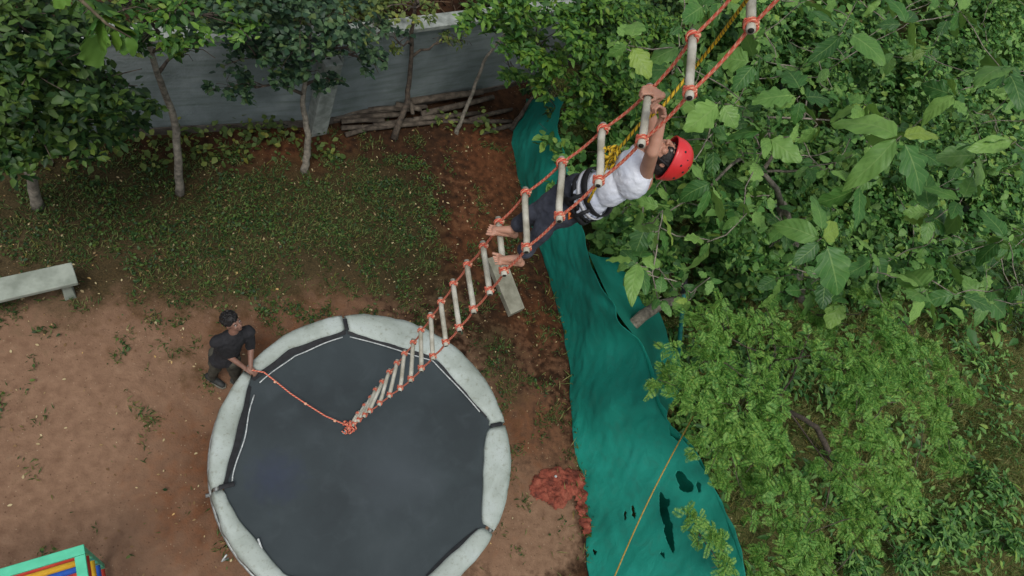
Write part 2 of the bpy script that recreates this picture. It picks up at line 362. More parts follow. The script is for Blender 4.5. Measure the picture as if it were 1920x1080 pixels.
# ------------------------------------------------------------------ boundary wall
wb = [P(-260, 330, 0), P(0, 278, 0), P(200, 256, 0), P(330, 247, 0), P(600, 233, 0), P(780, 198, 0), P(950, 165, 0), P(1100, 110, 0), P(1330, 10, 0)]
wall = thing('boundary_wall', 'long grey plastered boundary wall behind the trees, weather stained', 'wall', wb[3])
mw, nt, bs = mat_new('wall plaster')
st = noise(nt, 1.2, 6, dist=.5); tcn = nd(nt, 'ShaderNodeTexCoord'); mp = nd(nt, 'ShaderNodeMapping'); mp.inputs['Scale'].default_value = (1, 1, 9); nt.links.new(tcn.outputs['Object'], mp.inputs[0])
s2 = noise(nt, 1.6, 5, vec=mp.outputs[0])
c = ramp(nt, st, [(.3, lin(104, 114, 114)), (.55, lin(134, 144, 145)), (.75, lin(154, 163, 163))])
c = mix(nt, ramp(nt, s2, [(.45, 0.), (.75, .6)]), c, lin(84, 100, 88))
nt.links.new(c, bs.inputs['Base Color']); bs.inputs['Roughness'].default_value = .9; bump(nt, bs, noise(nt, 22, 5), .5, .02)
def strip(line, z0, z1, th, off=0):
    m = MB(); n = len(line); ln = []
    for i, p in enumerate(line):
        d = (line[min(i+1, n-1)]-line[max(i-1, 0)]); d.z = 0; d.normalize(); q = Vector((-d.y, d.x, 0))
        ln.append((p-q*off, p+q*(th-off)))
    vs = [];
    for a, b in ln: vs += [(a.x, a.y, z0), (a.x, a.y, z1), (b.x, b.y, z1), (b.x, b.y, z0)]
    fs = [];
    for i in range(n-1):
        for k in range(4): fs.append((i*4+k, (i+1)*4+k, (i+1)*4+(k+1) % 4, i*4+(k+1) % 4))
    fs += [(0, 1, 2, 3), tuple((n-1)*4+k for k in (3, 2, 1, 0))]; m.add(vs, fs); return m
fine = []
for i in range(len(wb)-1):
    for k in range(5): fine.append(wb[i].lerp(wb[i+1], k/5))
fine.append(wb[-1])
strip(fine, -.1, 1.84, .18).build('wall_body', mw, wall, smooth=False)
mc = simple('coping cement', lin(118, 124, 118), lin(158, 164, 158), 7, .9, .5)
strip(fine, 1.84, 1.92, .25, .035).build('coping', mc, wall, smooth=False, bevel=.01)
wm = simple('stained base', lin(70, 62, 54), lin(104, 100, 92), 6, .95, .5)
strip(fine, -.1, .14, .02, .03).build('plinth', wm, wall, smooth=False)
for a, hh, tilt in (((594, 246), 1.05, 0),):
    p = P(*a, 0); m = MB(); d = (wb[5]-wb[4]).normalized(); q = Vector((-d.y, d.x, 0)); rot = Matrix((d, q, Vector((0, 0, 1)))).transposed()
    m.box(p+q*.03+Vector((0, 0, .8)), (.26, .24, 1.62), rot); m.box(p+d*.19+q*.08+Vector((0, 0, .78)), (.05, .1, 1.58), rot)
    m.build('buttress', mc, wall, smooth=False, bevel=.012)

# ------------------------------------------------------------------ trampoline
TC = Vector((1.45, 2.15, 0)); TR = 1.765; TH = .9
def ang(px, py, z=TH): p = P(px, py, z); return math.atan2(p.y-TC.y, p.x-TC.x), math.hypot(p.x-TC.x, p.y-TC.y)
tp = thing('trampoline', 'large round trampoline with dark mat and dirty white padded rim', 'trampoline', (TC.x, TC.y, 0))
inn = sorted(ang(*q) for q in ((645, 621), (815, 670), (917, 787), (908, 840), (903, 985), (795, 1085), (418, 915), (424, 930), (447, 970), (535, 1078), (470, 712), (545, 655)))
ia = [a for a, r in inn]; ir = [r for a, r in inn]
# the rim's unseen near side repeats the seen one
extra = [(-1.85, 1.50), (-1.3, 1.50)]
pr = sorted([(a, r) for a, r in zip(ia, ir)]+[e for e in extra if all(abs(e[0]-a) > .2 for a in ia)])
ia = [a for a, r in pr]; ir = [r for a, r in pr]
def inner(a):   # straight edges between the corners
    for i in range(len(ia)):
        a0, r0 = ia[i-1], ir[i-1]; a1, r1 = ia[i], ir[i]; w_ = (a-a0) % (2*math.pi); sp_ = (a1-a0) % (2*math.pi)
        if w_ <= sp_: return min(r0*r1*math.sin(sp_)/(r0*math.sin(w_)+r1*math.sin(sp_-w_)+1e-9), TR-.12)
    return ir[0]
joints = sorted([ang(646, 600)[0], ang(468, 700)[0], ang(402, 918)[0], ang(932, 797)[0], ang(905, 985)[0]]+[-1.85, -1.2])
mpad, nt, bs = mat_new('pad fabric')
c = ramp(nt, noise(nt, 2.2, 6, dist=.4), [(.3, lin(138, 147, 137)), (.55, lin(168, 178, 171)), (.8, lin(186, 196, 194))])
c = mix(nt, ramp(nt, noise(nt, 16, 6), [(.56, 0.), (.72, .6)]), c, lin(120, 122, 104))
c = mix(nt, ramp(nt, noise(nt, 60, 3), [(.62, 0.), (.7, .5)]), c, lin(110, 104, 86))
nt.links.new(c, bs.inputs['Base Color']); bs.inputs['Roughness'].default_value = .75; bump(nt, bs, noise(nt, 14, 5, dist=.5), .3, .008)
mblack = simple('black webbing', lin(14, 15, 18), lin(30, 32, 36), 20, .7, .3)
mframe = simple('galvanised tube', lin(130, 134, 132), lin(168, 172, 170), 20, .45, .1); mframe.node_tree.nodes['Principled BSDF'].inputs['Metallic'].default_value = .5
for ji in range(len(joints)):
    a0 = joints[ji]; a1 = joints[(ji+1) % len(joints)]
    if a1 <= a0: a1 += 2*math.pi
    g = .012; a0 += g; a1 -= g; n = max(8, int((a1-a0)*30)); vs = []; uv = []; ph = random.uniform(0, 9)
    for i in range(n+1):
        a = a0+(a1-a0)*i/n; aa = (a+math.pi) % (2*math.pi)-math.pi
        e = min(i, n-i)/n; ri = inner(aa)+.004*math.sin(a*23+ph)+.02*max(0, 1-e*25); ro = TR+.02+.005*math.sin(a*17+ph*2)+.003*math.sin(a*41)
        wd_ = ro-ri
        prof = [(ri, TH-.03), (ri+.01, TH+.010), (ri+.12*wd_, TH+.03), (ri+.35*wd_, TH+.036), (ri+.6*wd_, TH+.036), (ri+.84*wd_, TH+.03), (ro-.006, TH+.004), (ro+.008, TH-.06), (ro+.008+.014*math.sin(a*30+ph), TH-.16)]
        for j, (r, z) in enumerate(prof):
            z += .004*math.sin(a*37+j*1.3+ph)+.004*math.sin(a*71+j*2)+.006*mnoise.noise(Vector((a*14, j*.8, ph)))+(-.02 if min(i, n-i) == 0 else 0)
            vs.append((TC.x+r*math.cos(a), TC.y+r*math.sin(a), z))
    k = 9; fs = [(i*k+j, i*k+j+1, (i+1)*k+j+1, (i+1)*k+j) for i in range(n) for j in range(k-1)]
    m = MB(); m.add(vs, fs); o = m.build('pad', mpad, tp); q = o.modifiers.new('t', 'SOLIDIFY'); q.thickness = .012; q.offset = -1
    # folded dark flap at the joint
ma, nt, bs = mat_new('mat weave')
c = ramp(nt, noise(nt, 1.1, 4, dist=.3), [(.35, lin(45, 53, 56)), (.5, lin(51, 60, 63)), (.72, lin(59, 68, 71))])
c = mix(nt, ramp(nt, noise(nt, 4.5, 7, dist=.8), [(.52, 0.), (.7, .3)]), c, lin(66, 74, 78))
p1 = P(475, 905, TH)-TC
tcn = nd(nt, 'ShaderNodeTexCoord'); sb = nd(nt, 'ShaderNodeVectorMath', operation='DISTANCE'); nt.links.new(tcn.outputs['Object'], sb.inputs[0]); sb.inputs[1].default_value = (P(520, 893, TH).x-TC.x, P(520, 893, TH).y-TC.y, TH)
c = mix(nt, ramp(nt, math_(nt, 'ADD', sb.outputs['Value'], math_(nt, 'MULTIPLY', noise(nt, 9, 5), .5)), [(.25, .3), (.62, 0.)]), c, lin(44, 50, 92))
sb = nd(nt, 'ShaderNodeVectorMath', operation='DISTANCE'); nt.links.new(tcn.outputs['Object'], sb.inputs[0]); sb.inputs[1].default_value = (P(745, 880, TH).x-TC.x, P(745, 880, TH).y-TC.y, TH)
c = mix(nt, ramp(nt, math_(nt, 'ADD', sb.outputs['Value'], math_(nt, 'MULTIPLY', noise(nt, 3, 5), .6)), [(.3, .5), (1.1, 0.)]), c, lin(74, 82, 88))
nt.links.new(c, bs.inputs['Base Color']); bs.inputs['Roughness'].default_value = .6; bs.inputs['Specular IOR Level'].default_value = .3
bump(nt, bs, noise(nt, 260, 2), .15, .004)
m = MB(); vs = [(TC.x, TC.y, TH-.07)]; nr, na = 14, 96
MR = TR-.10
for i in range(1, nr+1):
    for k in range(na):
        a = 2*math.pi*k/na; r = MR*i/nr; vs.append((TC.x+r*math.cos(a), TC.y+r*math.sin(a), TH-.07+.05*(i/nr)**3))
fs = [(0, 1+k, 1+(k+1) % na) for k in range(na)]+[(1+(i-1)*na+k, 1+i*na+k, 1+i*na+(k+1) % na, 1+(i-1)*na+(k+1) % na) for i in range(1, nr) for k in range(na)]
m.add(vs, fs); m.build('mat', ma, tp)
# webbing border and white cord where the pad has slid off the mat
def arc(pa, pb, off, z, n=18):
    a0, a1 = ang(*pa)[0], ang(*pb)[0]
    if a1-a0 > math.pi: a1 -= 2*math.pi
    if a0-a1 > math.pi: a1 += 2*math.pi
    out = []
    for i in range(n+1):
        a = a0+(a1-a0)*i/n; aa = (a+math.pi) % (2*math.pi)-math.pi; t = i/n
        out.append((a, inner(aa)+off(t)))
    return [Vector((TC.x+r*math.cos(a), TC.y+r*math.sin(a), z)) for a, r in out]
mcord = simple('white cord', lin(150, 156, 156), lin(206, 210, 208), 30, .7, .2)
for pa, pb, w2 in (((648, 622), (474, 712), .075), ((466, 722), (419, 912), .065), ((652, 623), (812, 668), .04), ((822, 674), (914, 782), .02), ((897, 992), (800, 1080), .03)):
    A = arc(pa, pb, lambda t: .02, TH+.004); B = arc(pa, pb, lambda t: -w2*math.sin(math.pi*min(max(t, .04), .96))**.4, TH-.012); m = MB(); n = len(A)
    m.add(A+B, [(i, i+1, n+i+1, n+i) for i in range(n-1)]); m.build('mat_edge', mblack, tp)
for pa, pb, o1, o2 in (((640, 622), (478, 712), -.07, -.10), ((466, 735), (421, 905), -.085, -.08), ((655, 625), (905, 770), -.055, -.03)):
    A = arc(pa, pb, lambda t: o1+(o2-o1)*t+.012*math.sin(t*9), TH-.005); m = MB(); m.tube(A, .008, 6); m.build('white_cord', mcord, tp)
m = MB(); A = [Vector((TC.x+(TR-.03)*math.cos(2*math.pi*k/64), TC.y+(TR-.03)*math.sin(2*math.pi*k/64), TH-.05)) for k in range(65)]; m.tube(A, .028, 8, cap=False)
A = [Vector((TC.x+(TR+.03)*math.cos(2*math.pi*k/64), TC.y+(TR+.03)*math.sin(2*math.pi*k/64), TH-.20)) for k in range(30, 46)]; m.tube(A, .018, 8); m.build('frame', mframe, tp)
for k in range(8):
    a = 2*math.pi*(k+.35)/8; m = MB(); ca, sa = math.cos(a), math.sin(a); t = Vector((-sa, ca, 0)); p = TC+Vector((ca, sa, 0))*(TR-.03)
    m.tube([p+Vector((0, 0, TH-.05)), p+Vector((0, 0, .03))], .022, 8); m.tube([p+Vector((ca*.1, sa*.1, .03))-t*.0, p-Vector((ca*.3, sa*.3, -.03))], .022, 8); m.build('leg', mframe, tp)
for q in ((646, 604), (402, 918), (934, 797)):   # exposed sprung gaps between pads
    a, r = ang(*q); m = MB(); ca, sa = math.cos(a), math.sin(a)
    rot = Matrix(((ca, -sa, 0), (sa, ca, 0), (0, 0, 1))); m.box((TC.x+ca*(TR-.13), TC.y+sa*(TR-.13), TH+.045), (.16, .05, .014), rot); m.build('strap', mblack, tp, bevel=.004)
pa = P(485, 965, TH+.05); m = MB(); m.tube([P(484, 1010, TH+.04), P(488, 1022, TH+.02), P(492, 1032, TH)], .012, 6); m.build('tie_cord', mcord, tp)
m = MB(); m.tube([P(425, 1040, TH-.1), P(416, 1052, TH-.16), P(428, 1046, TH-.2)], .01, 6); m.build('tie_cord', mcord, tp)

# ------------------------------------------------------------------ benches
mstone = simple('bench stone', lin(128, 136, 124), lin(160, 168, 156), 5, .85, .35, c3=lin(172, 180, 170))
def bench(name, label, corner_pts, h, legs_at, th=.07, group=None):
    a, b, c2 = [Vector((p.x, p.y, 0)) for p in corner_pts]   # a-b long edge, b-c short edge
    u = (b-a).normalized(); v = Vector((-u.y, u.x, 0)); 
    if v.dot(c2-b) < 0: v = -v
    Ln = (b-a).length; wd = (c2-b).dot(v); cen = a+u*Ln/2+v*wd/2; t = thing(name, label, 'bench', cen, group); rot = Matrix((u, v, u.cross(v))).transposed()
    m = MB(); m.box(cen+Vector((0, 0, h-th/2)), (Ln, wd, th), rot); m.build('seat', mstone, t, smooth=False, bevel=.012)
    for s in legs_at:
        m = MB(); e = cen+u*s*(Ln/2-.13); hh = h-th-.002
        vs = []
        for z, wv, tv in ((0, .36, .1), (.1, .34, .09), (hh*.6, .26, .075), (hh, .31, .08)):
            for sx, sy in ((-1, -1), (1, -1), (1, 1), (-1, 1)): vs.append(e+u*sx*tv/2*1.3+v*sy*wd*wv/.36*.42+Vector((0, 0, z)))
        fs = [(j*4+k, j*4+(k+1) % 4, (j+1)*4+(k+1) % 4, (j+1)*4+k) for j in range(3) for k in range(4)]+[(3, 2, 1, 0), (12, 13, 14, 15)]
        m.add(vs, fs); m.build('leg', mstone, t, smooth=False, bevel=.01)
    return t
b1 = P(134, 491, .46); b0 = b1+(P(0, 520, .46)-b1)*2.5
bench('stone_bench', 'pale grey stone slab bench on bare soil at the left under the trees', (b0, b1, P(158, 527, .46)), .46, (-1, 1))
pl = thing('plank', 'short grey plank lying on soil between the trampoline and green net', 'plank', P(952, 535, 0))
A = [P(914, 484, .12), P(945, 476, .12), P(984, 577, .12), P(958, 589, .12)]; m = MB()
m.add([p for p in A]+[Vector((p.x, p.y, .0)) for p in A], [(0, 3, 2, 1), (4, 5, 6, 7), (0, 1, 5, 4), (1, 2, 6, 5), (2, 3, 7, 6), (3, 0, 4, 7)]); m.build('board', simple('weathered board', lin(122, 120, 104), lin(156, 154, 138), 6, .9, .4), pl, smooth=False, bevel=.006)

# ------------------------------------------------------------------ climbing cage (bottom left)
mgreen = simple('mint paint', lin(62, 178, 138), lin(84, 200, 160), 5, .45, .1)
H1 = 1.6
c0 = P(157, 1020, H1); cA = c0+(P(0, 1066, H1)-c0)*3.0; cB = c0+(P(163, 1080, H1)-c0)*5
u = (cA-c0).normalized(); v = (cB-c0); v -= u*v.dot(u); v.normalize(); la, lb = (cA-c0).length, .95; cA = c0+u*la; cB = c0+v*lb
cage = thing('climbing_frame', 'mint green climbing cage with red, yellow and blue bars in the bottom left corner', 'climbing frame', (c0+u*la/2+v*lb/2)*1-Vector((0, 0, H1)))
rot = Matrix((u, v, u.cross(v))).transposed(); bw = .085
for nm, cc, sz in (('rail', c0+u*la/2+v*bw/2, (la, bw, .05)), ('rail', c0+v*(lb+bw)/2+u*bw/2, (bw, lb-bw-.004, .05)), ('rail', c0+u*la/2+v*(lb+bw/2), (la, bw, .05)), ('rail', c0+u*(la-bw/2)+v*(lb+bw)/2, (bw, lb-bw-.004, .05))):
    m = MB(); m.box(cc-Vector((0, 0, .025)), sz, rot); m.build(nm, mgreen, cage, smooth=False, bevel=.005)
for s, q in ((0, 0), (1, 0), (0, 1), (1, 1)):
    m = MB(); cc = c0+u*(.03+s*(la-.06))+v*(.03+q*lb); m.box(Vector((cc.x, cc.y, (H1-.054)/2)), (.05, .05, H1-.056), rot); m.build('post', mgreen, cage, smooth=False, bevel=.005)
mk = {'red': simple('red paint', lin(200, 62, 52), lin(222, 84, 66), 9, .4, .1), 'yellow': simple('yellow paint', lin(224, 166, 40), lin(240, 192, 58), 9, .4, .1), 'blue': simple('blue paint', lin(44, 92, 190), lin(60, 112, 210), 9, .4, .1), 'orange': simple('orange paint', lin(206, 96, 34), lin(224, 120, 50), 9, .4, .1)}
for j, (zz, kk) in enumerate(((1.38, 'red'), (.98, 'yellow'), (.55, 'blue'), (.15, 'red'))):
    for a, b in ((c0+v*.05+u*.06, cA+v*.05-u*.06), (c0+u*.03+v*.08, cB+u*.03-v*.02), (cB+u*.06+v*.03, cB+u*(la-.06)+v*.03)):
        m = MB(); m.tube([(a.x, a.y, zz), (b.x, b.y, zz)], .036, 12); o = m.build('bar', mk[kk], cage); o['label'] = kk+' painted bar'

# ------------------------------------------------------------------ net fence
mn, nt, bs = mat_new('shade net')
tcn = nd(nt, 'ShaderNodeTexCoord'); wv = nd(nt, 'ShaderNodeTexWave'); wv.inputs['Scale'].default_value = 3.0; wv.inputs['Distortion'].default_value = 3; wv.inputs['Detail'].default_value = 2; nt.links.new(tcn.outputs['Object'], wv.inputs[0])
c = ramp(nt, noise(nt, .7, 5, dist=.6), [(.3, lin(16, 124, 108)), (.55, lin(26, 158, 138)), (.8, lin(44, 184, 166))])
c = mix(nt, ramp(nt, noise(nt, 6, 6, dist=1), [(.5, 0.), (.8, .35)]), c, lin(60, 120, 104))
nt.links.new(c, bs.inputs['Base Color']); bs.inputs['Roughness'].default_value = .65; bump(nt, bs, noise(nt, 5, 5, dist=1.2), .4, .03)
tr = nd(nt, 'ShaderNodeBsdfTranslucent'); nt.links.new(c, tr.inputs[0]); ms = nd(nt, 'ShaderNodeMixShader'); ms.inputs[0].default_value = .25
nt.links.new(bs.outputs[0], ms.inputs[1]); nt.links.new(tr.outputs[0], ms.inputs[2]); nt.links.new(ms.outputs[0], nt.nodes['Material Output'].inputs[0])
nb = [(985, 185, 0), (962, 262, .02), (975, 345, 0), (1003, 440, 0), (1035, 540, .02), (1062, 650, 0), (1070, 760, .02), (1082, 870, 0), (1099, 975, 0), (1100, 1090, .02), (1105, 1230, 0)]
ntp = [(1052, 180, 1.6), (1055, 245, 1.65), (1068, 335, 1.6), (1088, 432, 1.5), (1150, 572, 1.75), (1205, 655, 1.6), (1238, 770, 1.75), (1302, 838, 1.75), (1345, 930, 1.8), (1388, 1040, 2.0), (1420, 1180, 2.1)]
def cr(lst, t):
    n = len(lst)-1; i = min(int(t), n-1); f = t-i; p = [Vector(P(*lst[max(0, min(n, i+k))])) for k in (-1, 0, 1, 2)]
    return .5*((2*p[1])+(p[2]-p[0])*f+(2*p[0]-5*p[1]+4*p[2]-p[3])*f*f+(3*p[1]-p[0]-3*p[2]+p[3])*f**3)
fence = thing('net_fence', 'sagging teal green shade net fence running down beside the bushes', 'net fence', P(1065, 700, 0))
holes = [((1283, 907), 24, 12, 55), ((1252, 985), 60, 9, 78), ((1248, 942), 10, 8, 30), ((1188, 962), 14, 4, 80), ((1172, 965), 10, 3, 90), ((1263, 812), 18, 7, 60), ((1242, 1040), 8, 4, 60), ((1310, 912), 11, 5, 80), ((1115, 1035), 6, 4, 60)]
cmx = np.stack([np.array(W((1, 0, 0))), np.array(W((0, 1, 0))), np.array(W((0, 0, 1)))])
def proj(p):
    q = cmx @ np.array((p[0], p[1], p[2]-CH)); return 960+F*q[0]/q[2], 540+F*q[1]/q[2]
NU, NV = 520, 170
vs = []; 
for i in range(NU+1):
    t = i/NU*10; a = cr(nb, t); b = cr(ntp, t)
    kink = abs(((t-4.0) % 3.0)/3.0-.5)*2
    for j in range(NV+1):
        s = j/NV; p = a.lerp(b, s); sag = .16*math.sin(math.pi*s)
        n = Vector((.85, -.1, .5))
        fold = .045*mnoise.noise(Vector((t*1.6, s*1.2, 0)))+.05*.7*mnoise.noise(Vector((t*2.3+s*2.5, s*3, 3)))+.012*mnoise.noise(Vector((t*5+s*9, s*9, 5)))+.05*math.sin(t*2.1+s*2.5)*s+.07*math.exp(-((t-6.0-.5*(1-s))/.14)**2)*s+.06*math.exp(-((t-4.0-.8*(s-1))/.16)**2)*s
        p = p - Vector((-.55, .12, .8))*sag*-.4 - Vector((0, 0, sag*.7)) + n*fold*1.1
        vs.append(p)
k = NV+1; keep = []
# real tears: faces left out where the cloth is ripped (places given on the cloth itself)
px = np.array([proj(v) for v in vs])
msk = np.zeros(len(vs), bool)
for (hx, hy), la_, lb_, an in holes:
    ca, sa = math.cos(math.radians(an)), math.sin(math.radians(an)); dx = px[:, 0]-hx; dy = px[:, 1]-hy
    rr = ((dx*ca+dy*sa)/la_)**2+((-dx*sa+dy*ca)/lb_)**2; msk |= rr < 1+.35*np.sin(np.arctan2(dy, dx)*3+hx)
fs = [(i*k+j, (i+1)*k+j, (i+1)*k+j+1, i*k+j+1) for i in range(NU) for j in range(NV)]
fs = [f for f in fs if not (msk[f[0]] and msk[f[1]] and msk[f[2]])]
m = MB(); m.add(vs, fs); o = m.build('net', mn, fence); q = o.modifiers.new('t', 'SOLIDIFY'); q.thickness = .004
# outer layer of net, falling behind the rail, then an unseen curtain added for shade
ob = [(1075, 205), (1085, 260), (1112, 345), (1150, 450), (1200, 540), (1255, 620), (1275, 700), (1285, 790), (1400, 860), (1460, 960), (1500, 1090)]
vs = []
for i in range(121):
    t = 3.3+i/120*2.9; b = cr(ntp, t)-Vector((0, 0, .01)); i0 = min(int(t), 9); f = t-i0
    g = P(ob[i0][0]*(1-f)+ob[i0+1][0]*f, ob[i0][1]*(1-f)+ob[i0+1][1]*f, 0.5)
    for j in range(21): s = j/20; vs.append(b.lerp(g, s)+Vector((.06*math.sin(t*4+s*3)*s, .04*math.sin(t*7)*s, -.1*math.sin(math.pi*s))))
for i in range(121):  # added curtain, hidden under the net, darkens what shows through the tears
    t = 6.2+i/120*3.75; b = cr(ntp, t)-Vector((0, 0, .012)); g = Vector((b.x+.12+.08*math.sin(t*5), b.y, .02))
    for j in range(21): s = j/20; vs.append(b.lerp(g, s)+Vector((.05*math.sin(t*9+s*2)*s, .03*math.sin(t*7)*s, 0)))
m = MB(); m.add(vs, [(q+i*21+j, q+(i+1)*21+j, q+(i+1)*21+j+1, q+i*21+j+1) for q in (0, 121*21) for i in range(120) for j in range(20)]); o = m.build('outer_net_and_shade_curtain', mn, fence)
mpost = simple('teal painted post', lin(14, 92, 88), lin(34, 128, 120), 8, .6, .2)
for t in (.3, 2.2, 6.1, 8.0, 9.8):
    b = cr(ntp, t); a = Vector((b.x+.2, b.y+.02, 0)); m = MB(); m.tube([a, b+Vector((.12, 0, -.12))], .03, 8); m.build('post', M['bark_dark'], fence)
pole = thing('leaning_post', 'thin teal post leaning behind the net fence, bound at its top', 'post', P(1268, 705, .1))
m = MB(); m.tube([P(1268, 705, .1), P(1277, 610, .9), P(1284, 535, 1.5)], [.04, .037, .033], 8); m.build('post_shaft', mpost, pole)
m = MB(); m.tube([P(1282, 548, 1.46), P(1285, 522, 1.62)], [.055, .04], 8, wob=.15); m.build('binding', mblack, pole)
log = thing('cut_log', 'short pale grey cut log lying against the net beside the leaning post', 'log', P(1215, 590, .9))
m = MB(); m.tube([P(1184, 611, 1.25), P(1205, 592, 1.25), P(1235, 573, 1.2), P(1275, 560, 1.1)], [.085, .092, .085, .06], 12, wob=.06); m.build('log_body', M['bark_grey'], log)
# guy rope in front of the net
mgr = simple('old yellow rope', lin(150, 126, 52), lin(176, 150, 78), 40, .9, .4)
m = MB(); A = P(1300, 780, 2.2); B = P(1140, 1110, 2.0); m.tube([A.lerp(B, i/12)-Vector((0, 0, .10*math.sin(math.pi*i/12))) for i in range(13)], .009, 6)
o = m.build('guy_rope', mgr, origin=A); tag(o, 'thin old yellow rope stretched slantwise in front of the torn net', 'rope')

# orange net heap
mo, nt, bs = mat_new('orange net'); c = ramp(nt, noise(nt, 9, 6), [(.3, lin(84, 42, 32)), (.5, lin(148, 74, 56)), (.75, lin(182, 106, 84))]); nt.links.new(c, bs.inputs[0]); bs.inputs['Roughness'].default_value = .85; bump(nt, bs, noise(nt, 30, 6, dist=2), .9, .03)
heap = [(1040, 912, .30), (1015, 915, .19), (1065, 905, .2), (1040, 935, .16), (1085, 900, .14), (1088, 930, .12), (1090, 955, .10), (1098, 978, .11), (1101, 995, .09)]
hb = P(1040, 912, 0); vs = []; idx = {}; g = .018; fs = []
for i in range(-35, 75):
    for j in range(-70, 45):
        x, y = hb.x+i*g, hb.y+j*g; h = -1
        for qx, qy, r in heap:
            p = P(qx, qy, 0); d = math.hypot(x-p.x, y-p.y)+.05*mnoise.noise(Vector((x*9, y*9, qx))); h = max(h, 1-d/r)
        if h > 0:
            idx[(i, j)] = len(vs); z = .02+.075*min(1, h*1.8)*(.3+1.5*abs(mnoise.noise(Vector((x*9, y*14, 2))))+1.0*abs(mnoise.noise(Vector((x*30, y*22, 5))))); vs.append((x+.01*mnoise.noise(Vector((x*30, y*30, 1))), y, z if h > .06 else .0))
for (i, j), a in idx.items():
    q = [idx.get((i+1, j)), idx.get((i+1, j+1)), idx.get((i, j+1))]
    if None not in q: fs.append((a, *q))
m = MB(); m.add(vs, fs); o = m.build('crumpled_net', mo, origin=hb); tag(o, 'crumpled faded orange net heaped on soil at the foot of the teal fence', 'net')
m = MB(); m.ell(P(1042, 893, .1), ((.022, 0, 0), (0, .018, 0), (0, 0, .015))); o = m.build('paper_scrap', mcord, origin=P(1042, 893, .1)); tag(o, 'tiny white scrap on top of the orange net heap', 'litter')

# ------------------------------------------------------------------ old poles along the wall
lm = simple('weathered wood', lin(60, 52, 44), lin(104, 94, 82), 9, .9, .5, c3=lin(128, 118, 104))
logs = [((648, 253), (735, 237), .05, .04, 'nearest short thick pole in the pile by the wall'), ((640, 240), (830, 228), .05, .04, 'half buried pole left of the thin tree, second from the front of the pile'), ((625, 222), (760, 214), .07, .05, 'pole at the far left end of the pile, near the wall buttress'), ((640, 212), (800, 200), .12, .045, 'long pole on the wall side of the pile, left half'), ((770, 190), (905, 172), .2, .06, 'pale thick pole on top of the pile against the wall'), ((742, 196), (790, 205), .2, .05, 'short pole under the pale top one in the middle of the pile'), ((790, 214), (925, 182), .14, .05, 'pale pole slanting across the front of the pile'), ((700, 236), (900, 212), .06, .045, 'long low pole at the front of the pile between the two thin stems'), ((830, 226), (960, 228), .04, .04, 'low pole lying right of the slim leaning tree'), ((900, 250), (985, 228), .04, .04, 'pole end poking out at the right, nearest the net fence'), ((690, 205), (770, 206), .16, .04, 'short pole hard against the wall left of the thin tree'), ((768, 190), (774, 214), .28, .035, 'stub of pale timber standing end-on in the pile'), ((640, 228), (720, 226), .1, .04, 'short stub pole in the left heart of the pile'), ((880, 225), (960, 205), .08, .04, 'pole at the right end of the pile, slanting to the wall')]
for a, b, z, r, lb in logs:
    A = P(*a, z); B = P(*b, z+.02); m = MB(); mid = A.lerp(B, .5)+Vector((random.uniform(-.04, .04), random.uniform(-.04, .04), .015))
    m.tube([A, A.lerp(mid, .5), mid, mid.lerp(B, .5), B], [r*1.1, r, r*1.05, r*.95, r*.85], 9, wob=.08); o = m.build('wooden_pole', lm, origin=A)
    tag(o, lb or 'dull brown weathered pole lying in the long pile at the foot of the wall', 'pole', 'old poles stacked along the wall')

# ------------------------------------------------------------------ trees and shrubs
SM = tmpl_small(.27); RD = tmpl_small(.38); BG = [tmpl_big((.30, .24, .34)[s % 3], s, .2+.2*(s % 3)) for s in range(5)]+[tmpl_lobed((.34, .42)[s % 2], s) for s in range(9)]; MD = [tmpl_big(.36, 9, .2), tmpl_small(.33)]
FR = [tmpl_frond(10, .24, .036), tmpl_frond(11, .21, .032), tmpl_frond(9, .27, .042)]
def trunkpts(lst): return [P(*q) for q in lst]
# 1 left dense tree
tree('leafy_tree', 'dense dark tree filling the upper left corner, pale crooked trunk', 'tree', P(70, 388, 0), trunkpts([(70, 388, 0), (62, 345, .5), (50, 300, 1.1), (40, 200, 2.2), (30, 100, 3.2)]), .072,
     [L(60, 230, 2.6, .62), L(150, 170, 2.8, .5), L(10, 140, 3.2, .55), L(110, 90, 3.4, .5), L(30, 40, 3.8, .5), L(170, 235, 2.2, .45), L(130, 260, 1.9, .35), L(60, 150, 3.5, .5), L(-60, 250, 2.6, .6), L(230, 205, 2.0, .33, rz=.15), L(190, 60, 3.2, .4), L(-60, 60, 3.5, .6), L(10, 270, 1.9, .4), L(250, 235, 1.7, .22, rz=.1)], 190, .105, SM, M['leaf_dark'], M['bark_grey'])
# 2 slender tree in front of the wall
tree('slender_tree', 'slender tree with grey lower trunk and dark upper stem before the wall, left of centre', 'tree', P(336, 362, 0), trunkpts([(336, 362, 0), (335, 300, .6), (327, 225, 1.2), (305, 165, 1.75), (285, 110, 2.3), (272, 50, 2.9), (262, -20, 3.5)]), .058,
     [L(300, 60, 3.2, .3), L(360, 90, 2.6, .28), L(230, 20, 3.5, .4), L(330, 20, 3.4, .35), L(420, 30, 3.0, .35), L(345, 100, 2.2, .22)], 110, .1, SM, M['leaf_mid'], M['bark_grey'])
